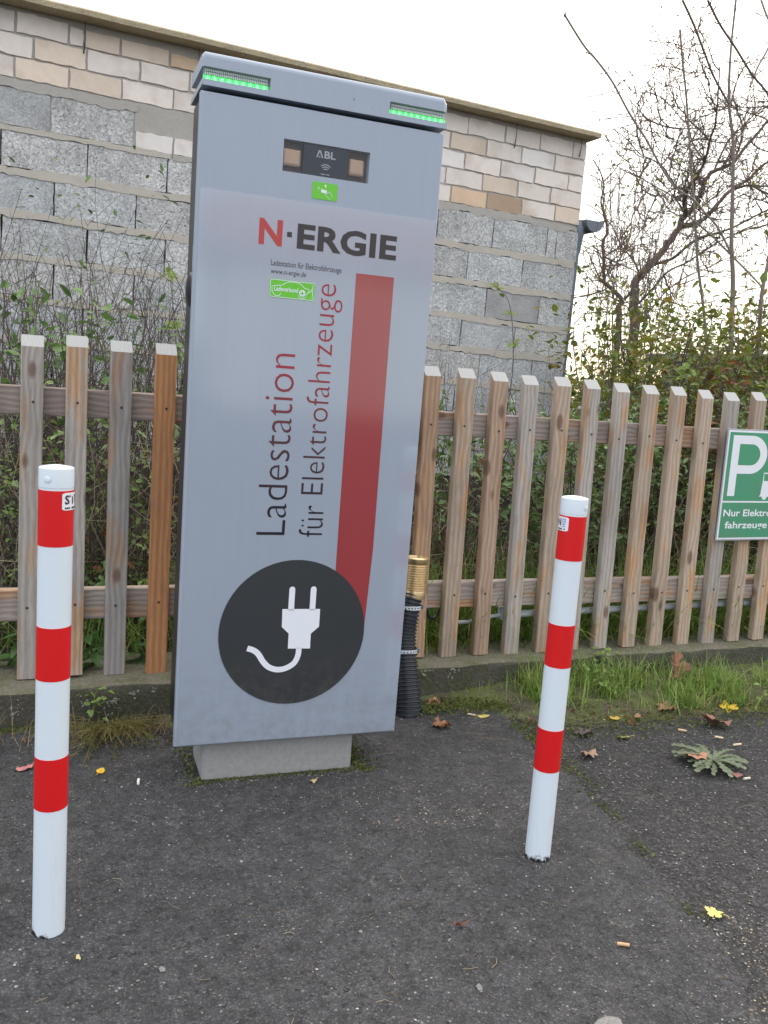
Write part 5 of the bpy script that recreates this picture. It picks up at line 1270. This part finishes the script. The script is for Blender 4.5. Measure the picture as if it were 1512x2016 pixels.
for i, (x, y, k, s, c, cu, lb) in enumerate(FL):
    o, dz = dead_leaf(k, s, c, cu, 700+i); z = max(.006, verge_z(x, y) if x > 1.45 and y > 2.45 else .006)
    if 'on the rosette' in lb: z = .03
    o.location = (x, y, z+dz*.8+.001); o.rotation_euler = (rnd.gauss(0, .15), rnd.gauss(0, .15), rnd.uniform(0, 6.28)); tag(o, lb, 'leaf', 'fallen autumn leaves on the ground')
o, dz = dead_leaf('maple', .13, (.20, .085, .05), .7, 790); o.location = (2.42, 2.86, .10); o.rotation_euler = (1.15, .2, .4); tag(o, 'big dark brown maple leaf standing upright in the verge grass', 'leaf', 'fallen autumn leaves on the ground')
def butt(x, y, a, L, lb, col):
    o = MB().tube([(-L/2, 0, 0), (0, .0006, 0), (L/2, 0, .0004)], .0038, 10).build('cigarette_end', plain('cigarette_paper', col, .8, .1, 60))
    o.location = (x, y, .010 if y < 2.45 or x < 1.45 else max(.01, verge_z(x, y)+.005)); o.rotation_euler = (0, 0, a); tag(o, lb, 'cigarette end', 'cigarette ends on the ground')
for a_ in ((.216, 2.416, 1.45, .026, 'white cigarette end on the asphalt left of the plinth', (.72, .71, .68)), (1.409, 2.723, -.6, .028, 'pale cigarette end beside the pale yellow half-round leaf', (.55, .45, .32)),
           (2.128, 2.453, -.7, .03, 'tan cigarette end left of the long curled brown leaf', (.58, .42, .27)), (2.223, 2.372, -.7, .028, 'cigarette end on the asphalt above the rosette weed', (.62, .48, .33)),
           (2.245, 2.305, .0, .034, 'cigarette end lying level at upper right of the rosette weed', (.60, .47, .33)), (2.075, 2.07, .0, .024, 'whitish cigarette end at the lower right of the rosette weed', (.6, .52, .45)),
           (1.162, 1.437, -.5, .026, 'orange-tan cigarette end alone on the asphalt at the bottom right', (.55, .34, .18))): butt(*a_)
o, dz = dead_leaf('oval', .04, (.13, .05, .035), .9, 795); o.scale = (1, .35, 1); o.location = (.838, 1.583, .014); o.rotation_euler = (0, 0, -.15); tag(o, 'narrow curled red-brown leaf on the bare asphalt left below the right bollard', 'leaf', 'fallen autumn leaves on the ground')
m = MB(); rg = random.Random(811)
for k in range(170):
    y = rg.uniform(1.1, 2.8); x = rg.uniform(-.2, .5+y*.9); a = rg.uniform(0, 6.28); L = rg.uniform(.008, .04); m.tube([(x, y, .007), (x+cos(a)*L*.5, y+sin(a)*L*.5, .009), (x+cos(a+.3)*L, y+sin(a+.3)*L, .007)], .0006, 3)
for k in range(60):
    x = rg.uniform(1.2, 2.9); y = rg.uniform(2.5, 2.85); a = rg.uniform(-.6, .6); L = rg.uniform(.03, .12); z = max(.008, verge_z(x, y)+.006) if x > 1.4 else .02; m.tube([(x, y, z), (x+cos(a)*L, y+sin(a)*L, z+.006)], .0009, 3)
m.build('plant_debris', MAT['straw'], None, 'stuff')

# ------------------------------------------------------------------ across the yard, mirrored in the station's foil
gb = thing('garage', 'white garage with red roof, a pale blur mirrored in the station panel', 'garage', (5.4, -12, 0))
MB().bbox(-2.5, 3.2, -4, 0, 0, 2.9, .02).build('wall', plain('white_render', (.78, .77, .74), .9, .04), gb)
m = MB(); m.prism([(-2.9, 2.9), (3.6, 2.9), (3.6, 3.02), (-2.9, 3.02)], -4.3, .3)
vs = [(-2.9, .3, 3.02), (3.6, .3, 3.02), (3.6, -2, 4.3), (-2.9, -2, 4.3), (-2.9, -4.3, 3.02), (3.6, -4.3, 3.02)]
m.add(vs, [(0, 1, 2, 3), (3, 2, 5, 4), (0, 3, 4), (1, 5, 2)]); m.build('roof', plain('red_tiles', (.33, .16, .12), .8, .15, 8), gb)
MB().bbox(-1.9, .6, -.05, .03, 0, 2.2, .01).build('garage_door', plain('garage_door_paint', (.62, .63, .64), .5, .04), gb)
